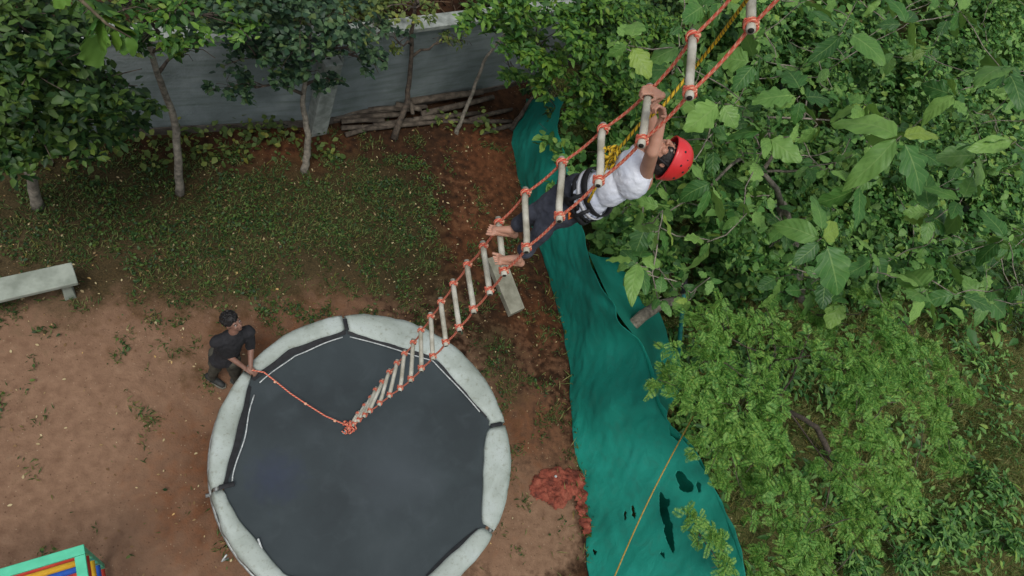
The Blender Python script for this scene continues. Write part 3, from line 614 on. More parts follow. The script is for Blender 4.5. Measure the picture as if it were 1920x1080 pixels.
# 3 tree with round blue green leaves
tree('round_leaf_tree', 'low crowned tree with blue green leaves hanging over the wall at centre left', 'tree', P(571, 322, 0), trunkpts([(571, 322, 0), (576, 290, .3), (577, 250, .7), (568, 195, 1.2), (575, 120, 1.9), (580, 40, 2.6)]), .06,
     [L(560, 90, 2.3, .5), L(480, 110, 2.1, .42), L(650, 90, 2.3, .4), L(450, 60, 2.6, .45), L(560, 30, 2.9, .55), L(640, 20, 2.9, .45), L(690, 110, 2.0, .28), L(480, 165, 1.6, .25, rz=.18), L(420, 165, 1.7, .2, rz=.14), L(620, 150, 1.6, .18, rz=.12), L(560, 150, 1.8, .3), L(720, 60, 2.4, .3), L(380, 20, 2.9, .4), L(500, -20, 3.2, .5)], 150, .085, RD, M['leaf_blue'], M['bark_grey'])
# 4 thin tree in front of pile
tree('thin_tree', 'thin dark stemmed sapling rising from the pole pile, sparse leaves', 'tree', P(738, 258, 0), trunkpts([(738, 258, 0), (762, 195, .55), (768, 150, 1.0), (772, 60, 1.9), (785, -30, 2.8)]), .055,
     [L(745, 80, 1.9, .25, rz=.15), L(830, 75, 1.7, .3, rz=.12), L(700, 30, 2.6, .4), L(780, 15, 2.7, .3), L(870, 78, 1.8, .2, rz=.1)], 70, .08, SM, M['leaf_olive'], M['bark_dark'])
tree('leaning_tree', 'slim pale tree leaning right in front of the wall, leafy crown above the net', 'tree', P(855, 250, 0), trunkpts([(855, 250, 0), (868, 218, .3), (893, 155, .85), (912, 105, 1.3), (950, 60, 1.9), (1010, 20, 2.6)]), .04,
     [L(1010, 90, 2.6, .42), L(1080, 120, 2.6, .5), L(960, 60, 2.8, .4), L(1090, 190, 2.2, .4), L(1010, 160, 2.1, .3), L(1170, 80, 3.0, .5), L(1060, 40, 3.2, .5), L(950, 10, 3.2, .5), L(1160, 160, 2.6, .35), L(1230, 50, 3.0, .4), L(1130, 0, 3.4, .5), L(960, 140, 1.9, .2), L(1120, 225, 1.9, .28), L(900, 40, 2.7, .28)], 190, .12, SM, M['leaf_mid'], M['bark_grey'])
tree('leafy_sapling', 'short brown stemmed sapling leaning at the head of the net fence', 'tree', P(958, 243, 0), trunkpts([(958, 243, 0), (980, 210, .3), (1000, 180, .6), (1040, 120, 1.2)]), .05, [L(1010, 170, 1.3, .28), L(1050, 215, 1.3, .25)], 110, .1, SM, M['leaf_dark'], M['bark_dark'])
# trees beyond the wall
tree('scrub_tree', 'dark scrubby tree beyond the boundary wall at the top', 'tree', P(480, 10, 0), trunkpts([(480, 10, 0), (480, -60, 1.5), (470, -120, 2.5)]), .1,
     [L(420, -10, 1.5, .8), L(560, 0, 1.4, .7), L(640, 0, 1.6, .7), L(330, 15, 1.4, .7), L(700, -40, 2.0, .8), L(500, -60, 2.5, .9), L(300, 30, .9, .45), L(380, 25, .9, .5), L(470, 15, .9, .5), L(560, 5, .9, .5), L(650, -5, .9, .5), L(740, -20, .8, .5), L(230, 40, .9, .5)], 90, .13, SM, M['leaf_olive'], M['bark_dark'])
tree('scrub_tree', 'olive scrubby tree beyond the boundary wall behind the leaning tree', 'tree', P(1050, -40, 0), trunkpts([(1050, -40, 0), (1060, -100, 1.2), (1080, -160, 2.4)]), .12,
     [L(960, -10, 1.2, .9), L(1080, -30, 1.6, 1.0), L(1180, -10, 1.8, 1.0), L(1290, -40, 2.0, 1.1), L(1150, 60, 1.2, .8)], 80, .15, SM, M['leaf_dark'], M['bark_dark'])
m = MB()
for i in range(90):
    a = P(random.uniform(690, 900), random.uniform(-60, 25), 0); d = Vector((random.uniform(-.6, .6), random.uniform(-.6, .6), random.uniform(.1, .7))); m.tube([a, a+d*.5+Vector((0, 0, .1)), a+d], [.014, .01, .004], 4)
o = m.build('dry_brush', simple('dry brush', lin(88, 70, 54), lin(134, 110, 84), 8, .9, .2)); tag(o, 'tangle of dry brown brushwood beyond the top of the wall', 'brushwood', kind='stuff')

# large leaved tree on the right: rosettes of big leaves on long limbs
bt = thing('large_leaf_tree', 'spreading tree with huge veined leaves covering the upper right', 'tree', P(1500, 560, 0))
hub = P(1465, 385, 2.3); m = MB()
m.tube([P(1500, 560, 0), P(1490, 470, 1.2), hub], [.12, .1, .09], 9, wob=.05)
key = [(1540, 447, 4.6, .34), (1195, 492, 3.8, .27), (1182, 78, 4.5, .27), (1330, 345, 4.2, .3), (1235, 345, 3.7, .26), (1690, 255, 4.9, .40), (1905, 265, 5.2, .42), (1735, 545, 4.2, .30), (1580, 60, 4.5, .34), (1700, 45, 4.6, .3), (1420, 115, 4.5, .34), (1280, 90, 4.6, .26), (1320, 10, 5.3, .3), (1350, 190, 4.3, .33), (1440, 250, 4.2, .3), (1800, 380, 4.4, .3), (1890, 130, 4.6, .34), (1880, 450, 3.8, .26), (1610, 350, 4.2, .3), (1500, 180, 4.2, .3), (1620, 200, 3.8, .26), (1330, 450, 3.4, .24), (1240, 420, 3.2, .22), (1790, 180, 4.3, .3), (1460, 520, 3.0, .24), (1640, 480, 3.6, .26), (1800, 20, 4.8, .34), (1400, 400, 3.8, .26), (1740, 400, 4.0, .28), (1850, 560, 3.4, .24), (1580, 560, 3.0, .24), (1260, 250, 3.6, .24), (1840, 290, 4.6, .34)]
allr = [(P(a, b, c), s*(1.35 if a < 1500 else 1.7), 1) for a, b, c, s in key]
for i in range(210):
    a, b = random.uniform(1150, 1990), random.uniform(-60, 570)
    if b > 330 and a > 1380 and random.random() < .25: continue
    allr.append((P(a, b, random.uniform(2.0, 4.1)), random.choice((.17, .24, .3, .38))*random.uniform(.85, 1.15), .6))
pos = []; dr = []; nm = []; sz = []; wvv = []
br = [P(1400, 290, 3.0), P(1600, 240, 3.2), P(1760, 120, 3.4), P(1480, 130, 3.2), P(1280, 380, 2.6), P(1700, 400, 3.0), P(1850, 300, 3.4), P(1440, 220, 2.9)]
nodes = [(hub, .05)]
for b in sorted(br, key=lambda q: (q-hub).length):
    st, r0 = min(nodes, key=lambda q: (q[0]-b).length); pts = [st, st.lerp(b, .33)+Vector((random.uniform(-.1, .1), random.uniform(-.1, .1), .1)), st.lerp(b, .7)+Vector((random.uniform(-.1, .1), random.uniform(-.1, .1), .08)), b]
    m.tube(pts, [r0, r0*.85, r0*.7, r0*.6], 7, wob=.05); nodes += [(p, r0*q) for p, q in zip(pts[1:], (.8, .65, .55))]
for c, s, q in sorted(allr, key=lambda z_: (z_[0]-hub).length):
    st, r0 = min(nodes, key=lambda x: (x[0]-c).length); r1 = max(r0*.6, .008); mid = st.lerp(c, .55)+Vector((random.uniform(-.08, .08), random.uniform(-.08, .08), -.06))
    m.tube([st, st.lerp(mid, .5)+Vector((0, 0, .02)), mid, c-Vector((0, 0, .06)), c], [min(r0*.8, .03), r1*1.05, r1, r1*.8, r1*.7], 5); nodes += [(mid, r1), (c, r1*.7)]
    n = random.choice((4, 5, 6)) if q == 1 else random.choice((3, 4, 5)); a0 = random.uniform(0, 6)
    for k in range(n):
        a = a0+k*2.4+random.uniform(-.3, .3); tilt = random.choice((-.9, -.5, -.2, .1, .5))+random.uniform(-.15, .15); pos.append((c.x+math.cos(a)*.03, c.y+math.sin(a)*.03, c.z+random.uniform(-.06, .04))); dr.append((math.cos(a), math.sin(a), tilt)); nm.append((random.gauss(0, .6), random.gauss(0, .6), 1)); sz.append(s*random.uniform(.55, 1.2)); wvv.append(random.uniform(.75, 1.08))
m.build('trunk', M['bark_grey'], bt)
scatter('crown', BG, np.array(pos), np.array(dr), np.array(nm), np.array(sz), M['leaf_big'], bt, np.array(wvv))
fl = [L(random.uniform(1160, 1960), random.uniform(-20, 540), random.uniform(1.8, 3.4), random.uniform(.3, .6), rz=.3) for _ in range(60)]
pos = lobes(fl, 80); d, nn = rdir(len(pos), spread=1.4); scatter('small_leaves', [tmpl_small(.22), tmpl_small(.34), tmpl_lobed(.3, 7)], pos, d, nn, rng.uniform(.06, .19, len(pos)), M['leaf_under'], bt)
# bright single spray hanging into the top left
sp = thing('leafy_branch', 'spray of broad bright green leaves reaching into the top left corner', 'branch', P(170, 30, 4.8)); m = MB(); m.tube([P(60, -120, 5.2), P(130, -20, 5.0), P(200, 45, 4.8), P(245, 70, 4.7)], [.02, .015, .011, .006], 6); m.build('twig', M['twig'], sp)
pos = [P(150, -5, 4.95), P(175, 18, 4.9), P(190, 35, 4.85), P(205, 45, 4.8), P(222, 58, 4.75), P(240, 68, 4.7), P(200, 42, 4.8), P(178, 22, 4.88), P(165, 62, 4.3), P(140, -30, 5), P(215, 52, 4.7), P(236, 66, 4.68)]
tg = [P(120, 12, 4.8), P(230, 8, 4.8), P(150, 50, 4.7), P(250, 30, 4.7), P(205, 95, 4.6), P(255, 105, 4.6), P(170, 85, 4.6), P(215, -10, 4.8), P(168, 108, 4.0), P(90, 0, 4.9), P(262, 60, 4.6), P(228, 100, 4.6)]
D = np.array([tuple(b-a) for a, b in zip(pos, tg)]); scatter('leaves', BG, np.array([tuple(p) for p in pos]), D, np.tile([0., 0, 1], (len(pos), 1)), np.linalg.norm(D, axis=1)*1.05, M['leaf_mid'], sp, np.full(len(pos), 1.2))

# feathery tree on the lower right
tree('feathery_tree', 'light green tree with fine feathery leaflets at the lower right', 'tree', P(1560, 860, 0), trunkpts([(1560, 860, 0), (1530, 800, .8), (1480, 770, 1.5), (1430, 728, 2.2)]), .055,
     [L(1310, 680, 2.9, 0.49, rz=0.26), L(1350, 610, 2.7, 0.41, rz=0.26), L(1290, 740, 2.8, 0.38, rz=0.26), L(1400, 770, 3.0, 0.57, rz=0.26), L(1450, 640, 2.8, 0.46, rz=0.26), L(1420, 850, 2.9, 0.46, rz=0.26), L(1600, 700, 3.2, 0.54, rz=0.26), L(1660, 640, 3.1, 0.51, rz=0.26), L(1690, 740, 3.0, 0.49, rz=0.26), L(1620, 800, 2.9, 0.49, rz=0.26), L(1740, 680, 2.7, 0.41, rz=0.26), L(1470, 930, 2.7, 0.35, rz=0.26), L(1530, 590, 2.4, 0.41, rz=0.26), L(1350, 820, 2.7, 0.41, rz=0.26), L(1560, 880, 2.4, 0.35, rz=0.26), L(1660, 880, 2.5, 0.46, rz=0.26), L(1640, 570, 2.6, 0.30, rz=0.26), L(1740, 780, 2.2, 0.38, rz=0.26), L(1700, 930, 2.0, 0.35, rz=0.26), L(1500, 1010, 2.0, .42, rz=.26), L(1620, 980, 1.9, .45, rz=.26), L(1400, 930, 2.3, .36, rz=.22), L(1790, 720, 2.2, .34, rz=.22), L(1780, 860, 1.7, .36, rz=.22), L(1250, 720, 2.7, .24, rz=.16), L(1420, 1060, 1.6, .35, rz=.2), L(1560, 1080, 1.4, .4, rz=.2)], 110, .13, FR, M['leaf_feather'], M['bark_dark'], spread=1.3, twigs=3, limb=.34)
tree('feathery_shrub', 'small spindly feathery shrub overlapping the torn corner of the net', 'shrub', P(1330, 1060, .3), trunkpts([(1330, 1060, .3), (1325, 1020, 1.2), (1300, 990, 1.9)]), .02, [L(1300, 975, 2.2, .14, rz=.1), L(1335, 1020, 2.1, .18, rz=.1), L(1350, 1060, 2.0, .16, rz=.1), L(1300, 1010, 2.0, .1, rz=.1)], 170, .12, FR, M['leaf_feather'], M['twig'], twigs=2, spread=1.2)
# dark bush and small shrubs on the right
def shrub(name, label, base, specs, dens, size, tm, mat, group=None, rad=.025):
    return tree(name, label, 'shrub', base, [base, base+Vector((0, 0, .3))], rad, specs, dens, size, tm, mat, M['twig'], group, twigs=4)
shrub('dark_shrub', 'dark fine leaved shrub under the big leaves at the right edge', P(1860, 560, 0), [L(1820, 550, .7, .5), L(1900, 520, .9, .6), L(1780, 500, .9, .45), L(1890, 590, .5, .4), L(1960, 560, .8, .5)], 120, .14, tmpl_quad(.14), M['leaf_dark'])
for i, (a, b, r, lb) in enumerate(((1850, 900, .3, 'leafy weed clump near the right edge, level with the torn net'), (1880, 1010, .35, 'broad leafy weed clump in the lower right corner'), (1760, 1000, .3, 'weed clump left of the lower right corner'), (1590, 1060, .32, 'weed clump at the bottom edge below the feathery tree'), (1800, 660, .14, 'pale narrow leaved weed right of the feathery tree'), (1690, 1060, .3, 'low weed clump at the bottom edge, nearest the corner clumps'))):
    shrub('weed_clump', lb, P(a, b, 0), [L(a, b, .35, r), L(a+40, b+20, .25, r*.8)], 130, .17, tmpl_small(.15), M['leaf_under'], 'weeds on the overgrown side', .012)
for i, (a, b, z, r, lb) in enumerate(((1120, 330, 1.6, .5, 'shrub just behind the head of the net fence'), (1160, 430, 1.2, .4, 'shrub behind the net level with the boy'), (1250, 200, 1.8, .7, 'shrub under the large leaves behind the hanging ladder'), (1230, 300, 1.6, .6, 'shrub below the helmeted boy'), (1390, 60, 1.9, .9, 'shrub in the thicket left of the top right'), (1560, 100, 1.9, 1.0, 'shrub in the thicket at the top, right of the ladder'), (1720, 150, 1.7, 1.0, 'shrub in the thicket beneath the upper right leaves'), (1880, 60, 1.6, 1.2, 'shrub in the far top right corner'), (1370, 260, 1.7, .8, 'shrub around the large leaved tree trunk, left side'), (1560, 300, 1.4, .8, 'shrub around the large leaved tree trunk, right side'), (1700, 330, 1.4, .9, 'shrub halfway up the right side'), (1880, 350, 1.2, .9, 'shrub on the right edge above the dark shrub'), (1250, 500, .9, .35, 'small shrub beside the binding of the leaning post'), (1420, 480, .8, .5, 'shrub at the foot of the large leaved tree'), (1580, 480, .8, .6, 'shrub right of the large leaved tree foot'), (1720, 470, .8, .6, 'shrub left of the dark fine leaved one'))):
    shrub('thicket_shrub', 'mixed green '+lb, P(a, b, 0), [L(a, b, z, r), L(a+60, b-40, z*.9, r*.9), L(a-50, b+40, z*.7, r*.8), L(a+30, b+60, z*.5, r*.8), L(a-70, b-50, z*.9, r*.8), L(a+90, b+30, z*.7, r*.8)], 85, .16, MD, M['leaf_under'], 'shrubs of the right hand thicket')
# far thicket beyond
for i in range(9):
    a = (1250, 1400, 1560, 1720, 1880, 1980, 1500, 1800, 1340)[i]; b = (-60, -80, -70, -60, -20, 160, -160, -170, -180)[i]
    c = P(a, b, 0)
    if i >= 0: tree('thicket_tree', 'dense far thicket tree, '+('just right of the ladder top', 'second right of the ladder top', 'at the top, midway to the right edge', 'at the top, nearer the right edge', 'in the top right corner', 'on the right edge below the corner', 'furthest back, midway along the top', 'furthest back, near the top right corner', 'furthest back, above the ladder')[i], 'tree', c, [c, c+Vector((0, 0, 1.8)), c+Vector((.2, .1, 3))], .1, [((c.x+random.uniform(-1, 1), c.y+random.uniform(-1, 1), random.uniform(1.2, 3.2)), 1.3, 1.3, .9) for _ in range(4)], 26, .26, SM, M['leaf_dark'], M['bark_dark'], 'trees of the far thicket', twigs=2)
# low plants at the foot of the wall
m_pos = []
for a, b, r in ((400, 275, .5), (450, 262, .4), (520, 265, .3), (290, 290, .4), (600, 290, .2), (480, 250, .3), (900, 245, .25), (830, 235, .2), (370, 290, .2), (110, 300, .3)):
    for k in range(int(140*r)): q = P(a, b, 0); m_pos.append((q.x+random.gauss(0, r*.9), q.y+random.gauss(0, r*.45), random.uniform(.03, .35)))
m_pos = np.array(m_pos); d, nn = rdir(len(m_pos)); o = scatter('ground_cover', RD, m_pos, d, nn, rng.uniform(.05, .13, len(m_pos)), M['leaf_olive']); tag(o, 'low leafy weeds along the foot of the wall', 'weeds', kind='stuff')

# grass, leaf litter, ground creepers
def area_pts(n, fieldfn, x0, x1, y0, y1):
    out = []; tot = 0
    while tot < n:
        x = rng.uniform(x0, x1, 40000); y = rng.uniform(y0, y1, 40000); f = fieldfn(x, y)
        k = rng.uniform(0, 1, 40000) < f; out.append(np.stack([x[k], y[k]], 1)); tot += k.sum()
    return np.concatenate(out)[:n]
_nz = lambda x, y, s: np.array([mnoise.noise(Vector((a*s, b*s, 0))) for a, b in zip(x, y)])
def offtramp(x, y): return (np.hypot(x-TC.x, y-TC.y) > TR-.1).astype(float)
def gf(x, y): return np.clip(field(GRASS, x, y)-.25*field(SOIL, x, y)*.8+_nz(x, y, 1.3)*1.0+_nz(x+5, y, 3.7)*1.6-.22, 0.004, 1)*(1-east(x, y))*offtramp(x, y)
g = area_pts(30000, gf, -6, 5, .6, 8)
lw = area_pts(6000, lambda x, y: np.clip(gf(x, y)*(.4+_nz(x+2, y+7, 2.2)*2), 0, 1), -6, 5, .6, 8); d, nn = rdir(len(lw), spread=.8)
o = scatter('low_weeds', [tmpl_small(.3), tmpl_small(.2)], np.c_[lw, rng.uniform(.02, .12, len(lw))], d, nn, rng.uniform(.02, .065, len(lw)), M['leaf_dark']); tag(o, 'low broad leaved weeds scattered through the grass below the wall', 'weeds', kind='stuff')
def blades(name, g, l0, l1, w2, label, mt='grass'):
    n = len(g); a = rng.uniform(0, 2*math.pi, n); lean = rng.uniform(.3, 1.6, n); d = np.stack([np.cos(a)*lean, np.sin(a)*lean, np.ones(n)], 1); nn = np.stack([-np.cos(a), -np.sin(a), lean], 1)
    pos = np.c_[g, gz(g[:, 0], g[:, 1])]; o = scatter(name, tmpl_quad(w2), pos, d, nn, rng.uniform(l0, l1, n), M[mt]); return tag(o, label, 'grass', kind='stuff')
blades('grass', g, .03, .11, .07, 'short patchy grass on the soil below the boundary wall')
g = area_pts(60000, lambda x, y: np.clip(.5+_nz(x, y, .9)*1.3, .05, 1)*east(x, y)*np.exp(-np.maximum(0, np.hypot(x-7, y-3)-6)/3), 4, 16, -.5, 12)
blades('rough_grass', g, .08, .26, .035, 'rough dry green grass on the overgrown side of the fence', 'grass2')
g = area_pts(11000, lambda x, y: np.clip(.35+_nz(x+9, y, .8)*1.5, .03, 1)*east(x-.3, y)*np.exp(-np.maximum(0, np.hypot(x-8, y-3)-5)/3), 5, 17, -.5, 10); d, nn = rdir(len(g))
o = scatter('ground_creeper', tmpl_small(.2), np.c_[g, rng.uniform(.05, .3, len(g))], d, nn, rng.uniform(.06, .22, len(g)), M['leaf_under']); tag(o, 'narrow leaved creeper spreading over the overgrown ground', 'creeper', kind='stuff')
g = np.c_[rng.uniform(5, 36, 16000), rng.uniform(6, 30, 16000)]; g = g[(g[:, 1] < g[:, 0]*.8+8) & (east(g[:, 0]-.4, g[:, 1]) > .5)]; d, nn = rdir(len(g)); dist_ = np.hypot(g[:, 0], g[:, 1])
o = scatter('ground_cover', SM, np.c_[g, rng.uniform(.05, .6, len(g))], d, nn, rng.uniform(.012, .03, len(g))*dist_, M['leaf_under']); tag(o, 'leafy ground cover beneath the trees of the right hand thicket', 'ground cover', kind='stuff')
g = area_pts(2600, lambda x, y: np.clip(.12+.5*field(GRASS, x, y)+.25*field(RED, x, y)+.3*_nz(x, y, 1.3), .03, 1)*(1-.5*east(x, y))*offtramp(x, y), -6, 13, .4, 9); n = len(g); a = rng.uniform(0, 6.28, n)
o = scatter('leaf_litter', SM, np.c_[g, gz(g[:, 0], g[:, 1])+.014], np.stack([np.cos(a), np.sin(a), rng.normal(0, .1, n)], 1), np.stack([rng.normal(0, .2, n), rng.normal(0, .2, n), np.ones(n)], 1), rng.uniform(.012, .045, n)*rng.choice([.6, 1, 1.3], n), M['litter']); tag(o, 'small dry leaves and pale bits scattered over the soil', 'leaf litter', kind='stuff')

# ------------------------------------------------------------------ rope ladder
mrope, nt, bs = mat_new('orange rope'); tcn = nd(nt, 'ShaderNodeTexCoord'); spx = nd(nt, 'ShaderNodeSeparateXYZ'); nt.links.new(tcn.outputs['UV'], spx.inputs[0])
fr = math_(nt, 'FRACT', math_(nt, 'ADD', math_(nt, 'MULTIPLY', spx.outputs['Y'], 26), math_(nt, 'MULTIPLY', spx.outputs['X'], 2)))
c = mix(nt, math_(nt, 'LESS_THAN', fr, .32), lin(200, 82, 62), lin(218, 164, 134)); nt.links.new(c, bs.inputs[0]); bs.inputs['Roughness'].default_value = .7; bump(nt, bs, fr, .5, .004)
mrung = simple('weathered rung pipe', lin(150, 146, 128), lin(192, 190, 176), 9, .6, .3, c3=lin(206, 204, 192)); mhole = simple('dark bore', lin(20, 20, 16), lin(34, 32, 26), 9, .9, 0)
top = [(1218+4, -30), (1298, 62), (1218, 163), (1131, 235), (1053, 298), (985, 355), (934, 410), (905, 455), (875, 490), (849, 526), (826, 560), (807, 588), (789, 614), (775, 637), (759, 658), (745, 676), (731, 693), (718, 712), (706, 727), (697, 742), (686, 757), (674, 772)]
bot = [(0, 0), (1293, 178), (1203, 268), (1122, 343), (1049, 410), (987, 468), (945, 512), (918, 548), (888, 583), (861, 617), (836, 645), (812, 671), (790, 693), (770, 713), (750, 730), (730, 743), (711, 758), (693, 772), (683, 780), (672, 789), (662, 797), (653, 803)]
Z0 = 7.36; DZ = .355; ends = []
for i in range(1, 22):
    z = max(Z0-DZ*(i-1), .93+.02*(21-i)); ends.append([P(*top[i], z), P(*bot[i], z)])
p0 = P(1408, 52, 7.71); up0 = P(1410, -75, 7.71); d = (up0-p0).normalized(); ends.insert(0, [p0+d*.41, p0])
ends.insert(0, [ends[0][0]+Vector((.0, .0, .36)), ends[0][1]+Vector((.0, .0, .36))]); ends.insert(0, [ends[0][0]+Vector((-.01, .0, .36)), ends[0][1]+Vector((0, .0, .36))])
lad = thing('rope_ladder', 'long hanging rope ladder with grey rungs and orange ropes above the trampoline', 'rope ladder', ends[-1][1])
inset = .035
rail = [[], []]
for i, (a, b) in enumerate(ends):
    d = (b-a).normalized(); b = b+d*.018; a = a-d*.008; m = MB(); jj = Vector((random.uniform(-.004, .004), 0, random.uniform(-.004, .004)))
    m.tube([a, a.lerp(b, .25)+jj, a.lerp(b, .5), a.lerp(b, .75)-jj, b], [.0195, .0205, .02, .0205, .0195], 14, cap=True); rg = m.build('rung', mrung, lad)
    
    for e_, q_ in ((b, d), (a, -d)): m = MB(); m.tube([e_-q_*.002, e_+q_*.0015], .013, 12); m.build('bore', mhole, rg)
    for s, (e, dd) in enumerate(((a, d), (b, -d))):
        c = e+dd*inset; m = MB(); x = dd.orthogonal().normalized(); y = dd.cross(x)
        pts = [c+dd*(-.016+.0135*k/14)*1.0+(x*math.cos(2*math.pi*k/14)+y*math.sin(2*math.pi*k/14))*.0265 for k in range(38)]
        m.tube(pts, .0068, 7)
        k2 = c+Vector((.022 if s == 0 else .012, 0, .018)); m.ell(k2, ((.014, 0, 0), (0, .014, 0), (0, 0, .013)), 8, 6); m.build('lashing', mrope, rg); rail[s].append(c+Vector((.004, 0, 0)))
for s in (0, 1):
    pts = []; r_ = rail[s]
    for i in range(len(r_)-1):
        for k in range(6): t = k/6; pts.append(r_[i].lerp(r_[i+1], t)+Vector((.012*math.sin(math.pi*t), 0, 0)))
    pts.append(r_[-1]); pts.insert(0, r_[0]+Vector((0, 0, .8))); m = MB(); m.tube(pts, .0085, 8); m.build('side_rope', mrope, lad)
# bunched foot with its knot and blue tip
m = MB(); e = P(655, 803, .93); random.seed(4)
for k in range(8):
    q = e+Vector((random.uniform(-.05, .04), random.uniform(-.035, .035), random.uniform(-.01, .04))); ax = Vector((random.uniform(-1, 1), random.uniform(-1, 1), random.uniform(-.3, .3))).normalized(); y = ax.orthogonal(); x = ax.cross(y)
    m.tube([q+(x*math.cos(t*.7)+y*math.sin(t*.7))*.022+ax*.004*t for t in range(14)], .009, 6)
m.build('foot_knot', mrope, lad); m = MB(); m.tube([P(648, 808, .9), P(643, 813, .88)], [.014, .012], 7); m.build('rope_tip', simple('pale blue tape', lin(90, 160, 170), lin(120, 180, 188), 9, .6, 0), lad)
tail = [P(655, 800, .96), P(640, 793, .95), P(610, 780, .96), P(575, 758, .98), P(545, 738, .99), P(518, 716, 1.0), P(495, 698, 1.02), P(472, 694, 1.06)]
m = MB(); pts = []
for i in range(len(tail)-1):
    for k in range(5): pts.append(tail[i].lerp(tail[i+1], k/5))
m.tube(pts+[tail[-1]], .009, 7)
for q in (P(573, 757, .98), P(516, 716, 1.0), P(628, 789, .96)): m.ell(q, ((.02, 0, 0), (0, .017, 0), (0, 0, .017)), 9, 7)
o = m.build('tail_rope', mrope, lad); o['label'] = 'loose knotted tail rope running from the ladder foot to the man'

# ------------------------------------------------------------------ people
skin = simple('skin', lin(172, 126, 104), lin(192, 146, 124), 9, .55, .05); skin.node_tree.nodes['Principled BSDF'].inputs['Subsurface Weight'].default_value = .08
skin2 = simple('darker skin', lin(116, 84, 70), lin(140, 104, 88), 9, .55, .05)
hairm = simple('black hair', lin(14, 12, 12), lin(30, 26, 25), 60, .6, .6, bscale=90)
def cloth(nm, a, b, sc=9): return simple(nm, a, b, 6, .85, .6, bd=.025, bscale=sc)
def hand(m, wr, d, pn, r, curl, side, s=1.0, thumb=True):
    """palm and five separate fingers. d: wrist->fingers, pn: palm normal (towards which the fingers close), side: thumb side vector"""
    d = d.normalized(); pn = (pn-d*pn.dot(d)).normalized(); sv = d.cross(pn); 
    if sv.dot(side) < 0: sv = -sv
    L0 = .072*s; k = wr+d*L0
    for t in (-1.0, -.35, .35, 1.0): m.cone(wr+sv*t*.016*s+d*.008, k+sv*t*.023*s, .0125*s, .0105*s, 8)
    for i, (t, fl) in enumerate(((1.05, .9), (.38, 1.0), (-.35, .94), (-1.05, .76))):
        p = k+sv*t*.0235*s; dirv = d.copy(); ln = .026*s*fl*1.15
        for j in range(3):
            ca = curl*(.55 if j == 0 else 1.0); dirv = (dirv*math.cos(ca)+pn*math.sin(ca)).normalized() if j == 0 else (dirv*math.cos(ca)+(pn*math.cos(tot)-d*math.sin(tot))*math.sin(ca)).normalized()
            tot = (curl*.55 if j == 0 else tot+ca)
            q = p+dirv*ln*(1.3 if j == 0 else .9 if j == 1 else .75); m.cone(p, q, (.0078-.0006*j)*s, (.0072-.0007*j)*s, 8); p = q
    if thumb:
        b = wr+d*.022*s+sv*.02*s; t1 = b+(sv*.8+d*.7+pn*.3).normalized()*.03*s; t2 = t1+(sv*.1+d*.6+pn*.9).normalized()*.025*s; m.cone(b, t1, .0105*s, .0088*s, 8); m.cone(t1, t2, .0088*s, .0072*s, 8)
def foot(m, ank, toe, up, side, s=1.0, bare=True):
    """side: towards the big toe"""
    d = (toe-ank); d = (d-up*d.dot(up)).normalized(); sv = (side-d*side.dot(d)-up*side.dot(up)).normalized()
    heel = ank-d*.035*s-up*.045*s; ball = ank+d*.105*s-up*.055*s
    m.cone(heel, ank-up*.02*s, .027*s, .03*s); m.cone(heel, ball-sv*.014*s, .024*s, .018*s); m.cone(heel+d*.02*s, ball+sv*.016*s, .024*s, .02*s); m.cone(ank, ball+up*.01*s, .03*s, .019*s); m.cone(ball-sv*.027*s, ball+sv*.025*s, .014*s, .017*s)
    if bare:
        for t, l, r in ((1.15, .056, .0105), (.5, .056, .0066), (.0, .05, .0062), (-.5, .044, .006), (-1.0, .036, .0058)):
            a = ball+sv*t*.031*s+d*.004*s; b = a+d*l*.75*s+sv*t*.004*s-up*.002*s; m.cone(a, b, r*s, r*.95*s, 8)
    else: m.cone(ball, ball+d*.055*s, .03*s, .024*s)
def head(parent_m, c, up, fwd, s=1.0):
    """skull, jaw, nose, lips, brow and ears into the body mesh; c = head centre, s = 1 for 0.22 m tall"""
    m = parent_m; up = up.normalized(); fwd = (fwd-up*fwd.dot(up)).normalized(); sd_ = up.cross(fwd); k = s
    m.ell(c+up*.02*k-fwd*.012*k, (fwd*.094*k, sd_*.075*k, up*.092*k), 20, 14)
    m.ell(c-up*.045*k+fwd*.022*k, (fwd*.062*k, sd_*.057*k, up*.064*k), 18, 12)
    m.ell(c-up*.088*k+fwd*.055*k, (fwd*.024*k, sd_*.026*k, up*.02*k), 12, 8)
    m.cone(c+up*.012*k+fwd*.082*k, c-up*.026*k+fwd*.104*k, .009*k, .013*k, 8)
    for q in (-1, 1):
        m.ell(c-up*.028*k+fwd*.094*k+sd_*q*.012*k, (fwd*.009*k, sd_*.009*k, up*.008*k), 8, 6)
        m.ell(c-up*.005*k-fwd*.008*k+sd_*q*.077*k, (fwd*.017*k, sd_*.008*k, up*.028*k), 10, 8)
        m.cone(c+up*.024*k+fwd*.08*k+sd_*q*.012*k, c+up*.024*k+fwd*.068*k+sd_*q*.042*k, .009*k, .008*k, 8)
        m.ell(c-up*.03*k+fwd*.06*k+sd_*q*.035*k, (fwd*.022*k, sd_*.022*k, up*.022*k), 10, 8)
    m.cone(c-up*.054*k+fwd*.083*k-sd_*.018*k, c-up*.054*k+fwd*.083*k+sd_*.018*k, .0075*k, .0075*k, 8)
    m.cone(c-up*.066*k+fwd*.079*k-sd_*.014*k, c-up*.066*k+fwd*.079*k+sd_*.014*k, .008*k, .008*k, 8)
    return up, fwd, sd_
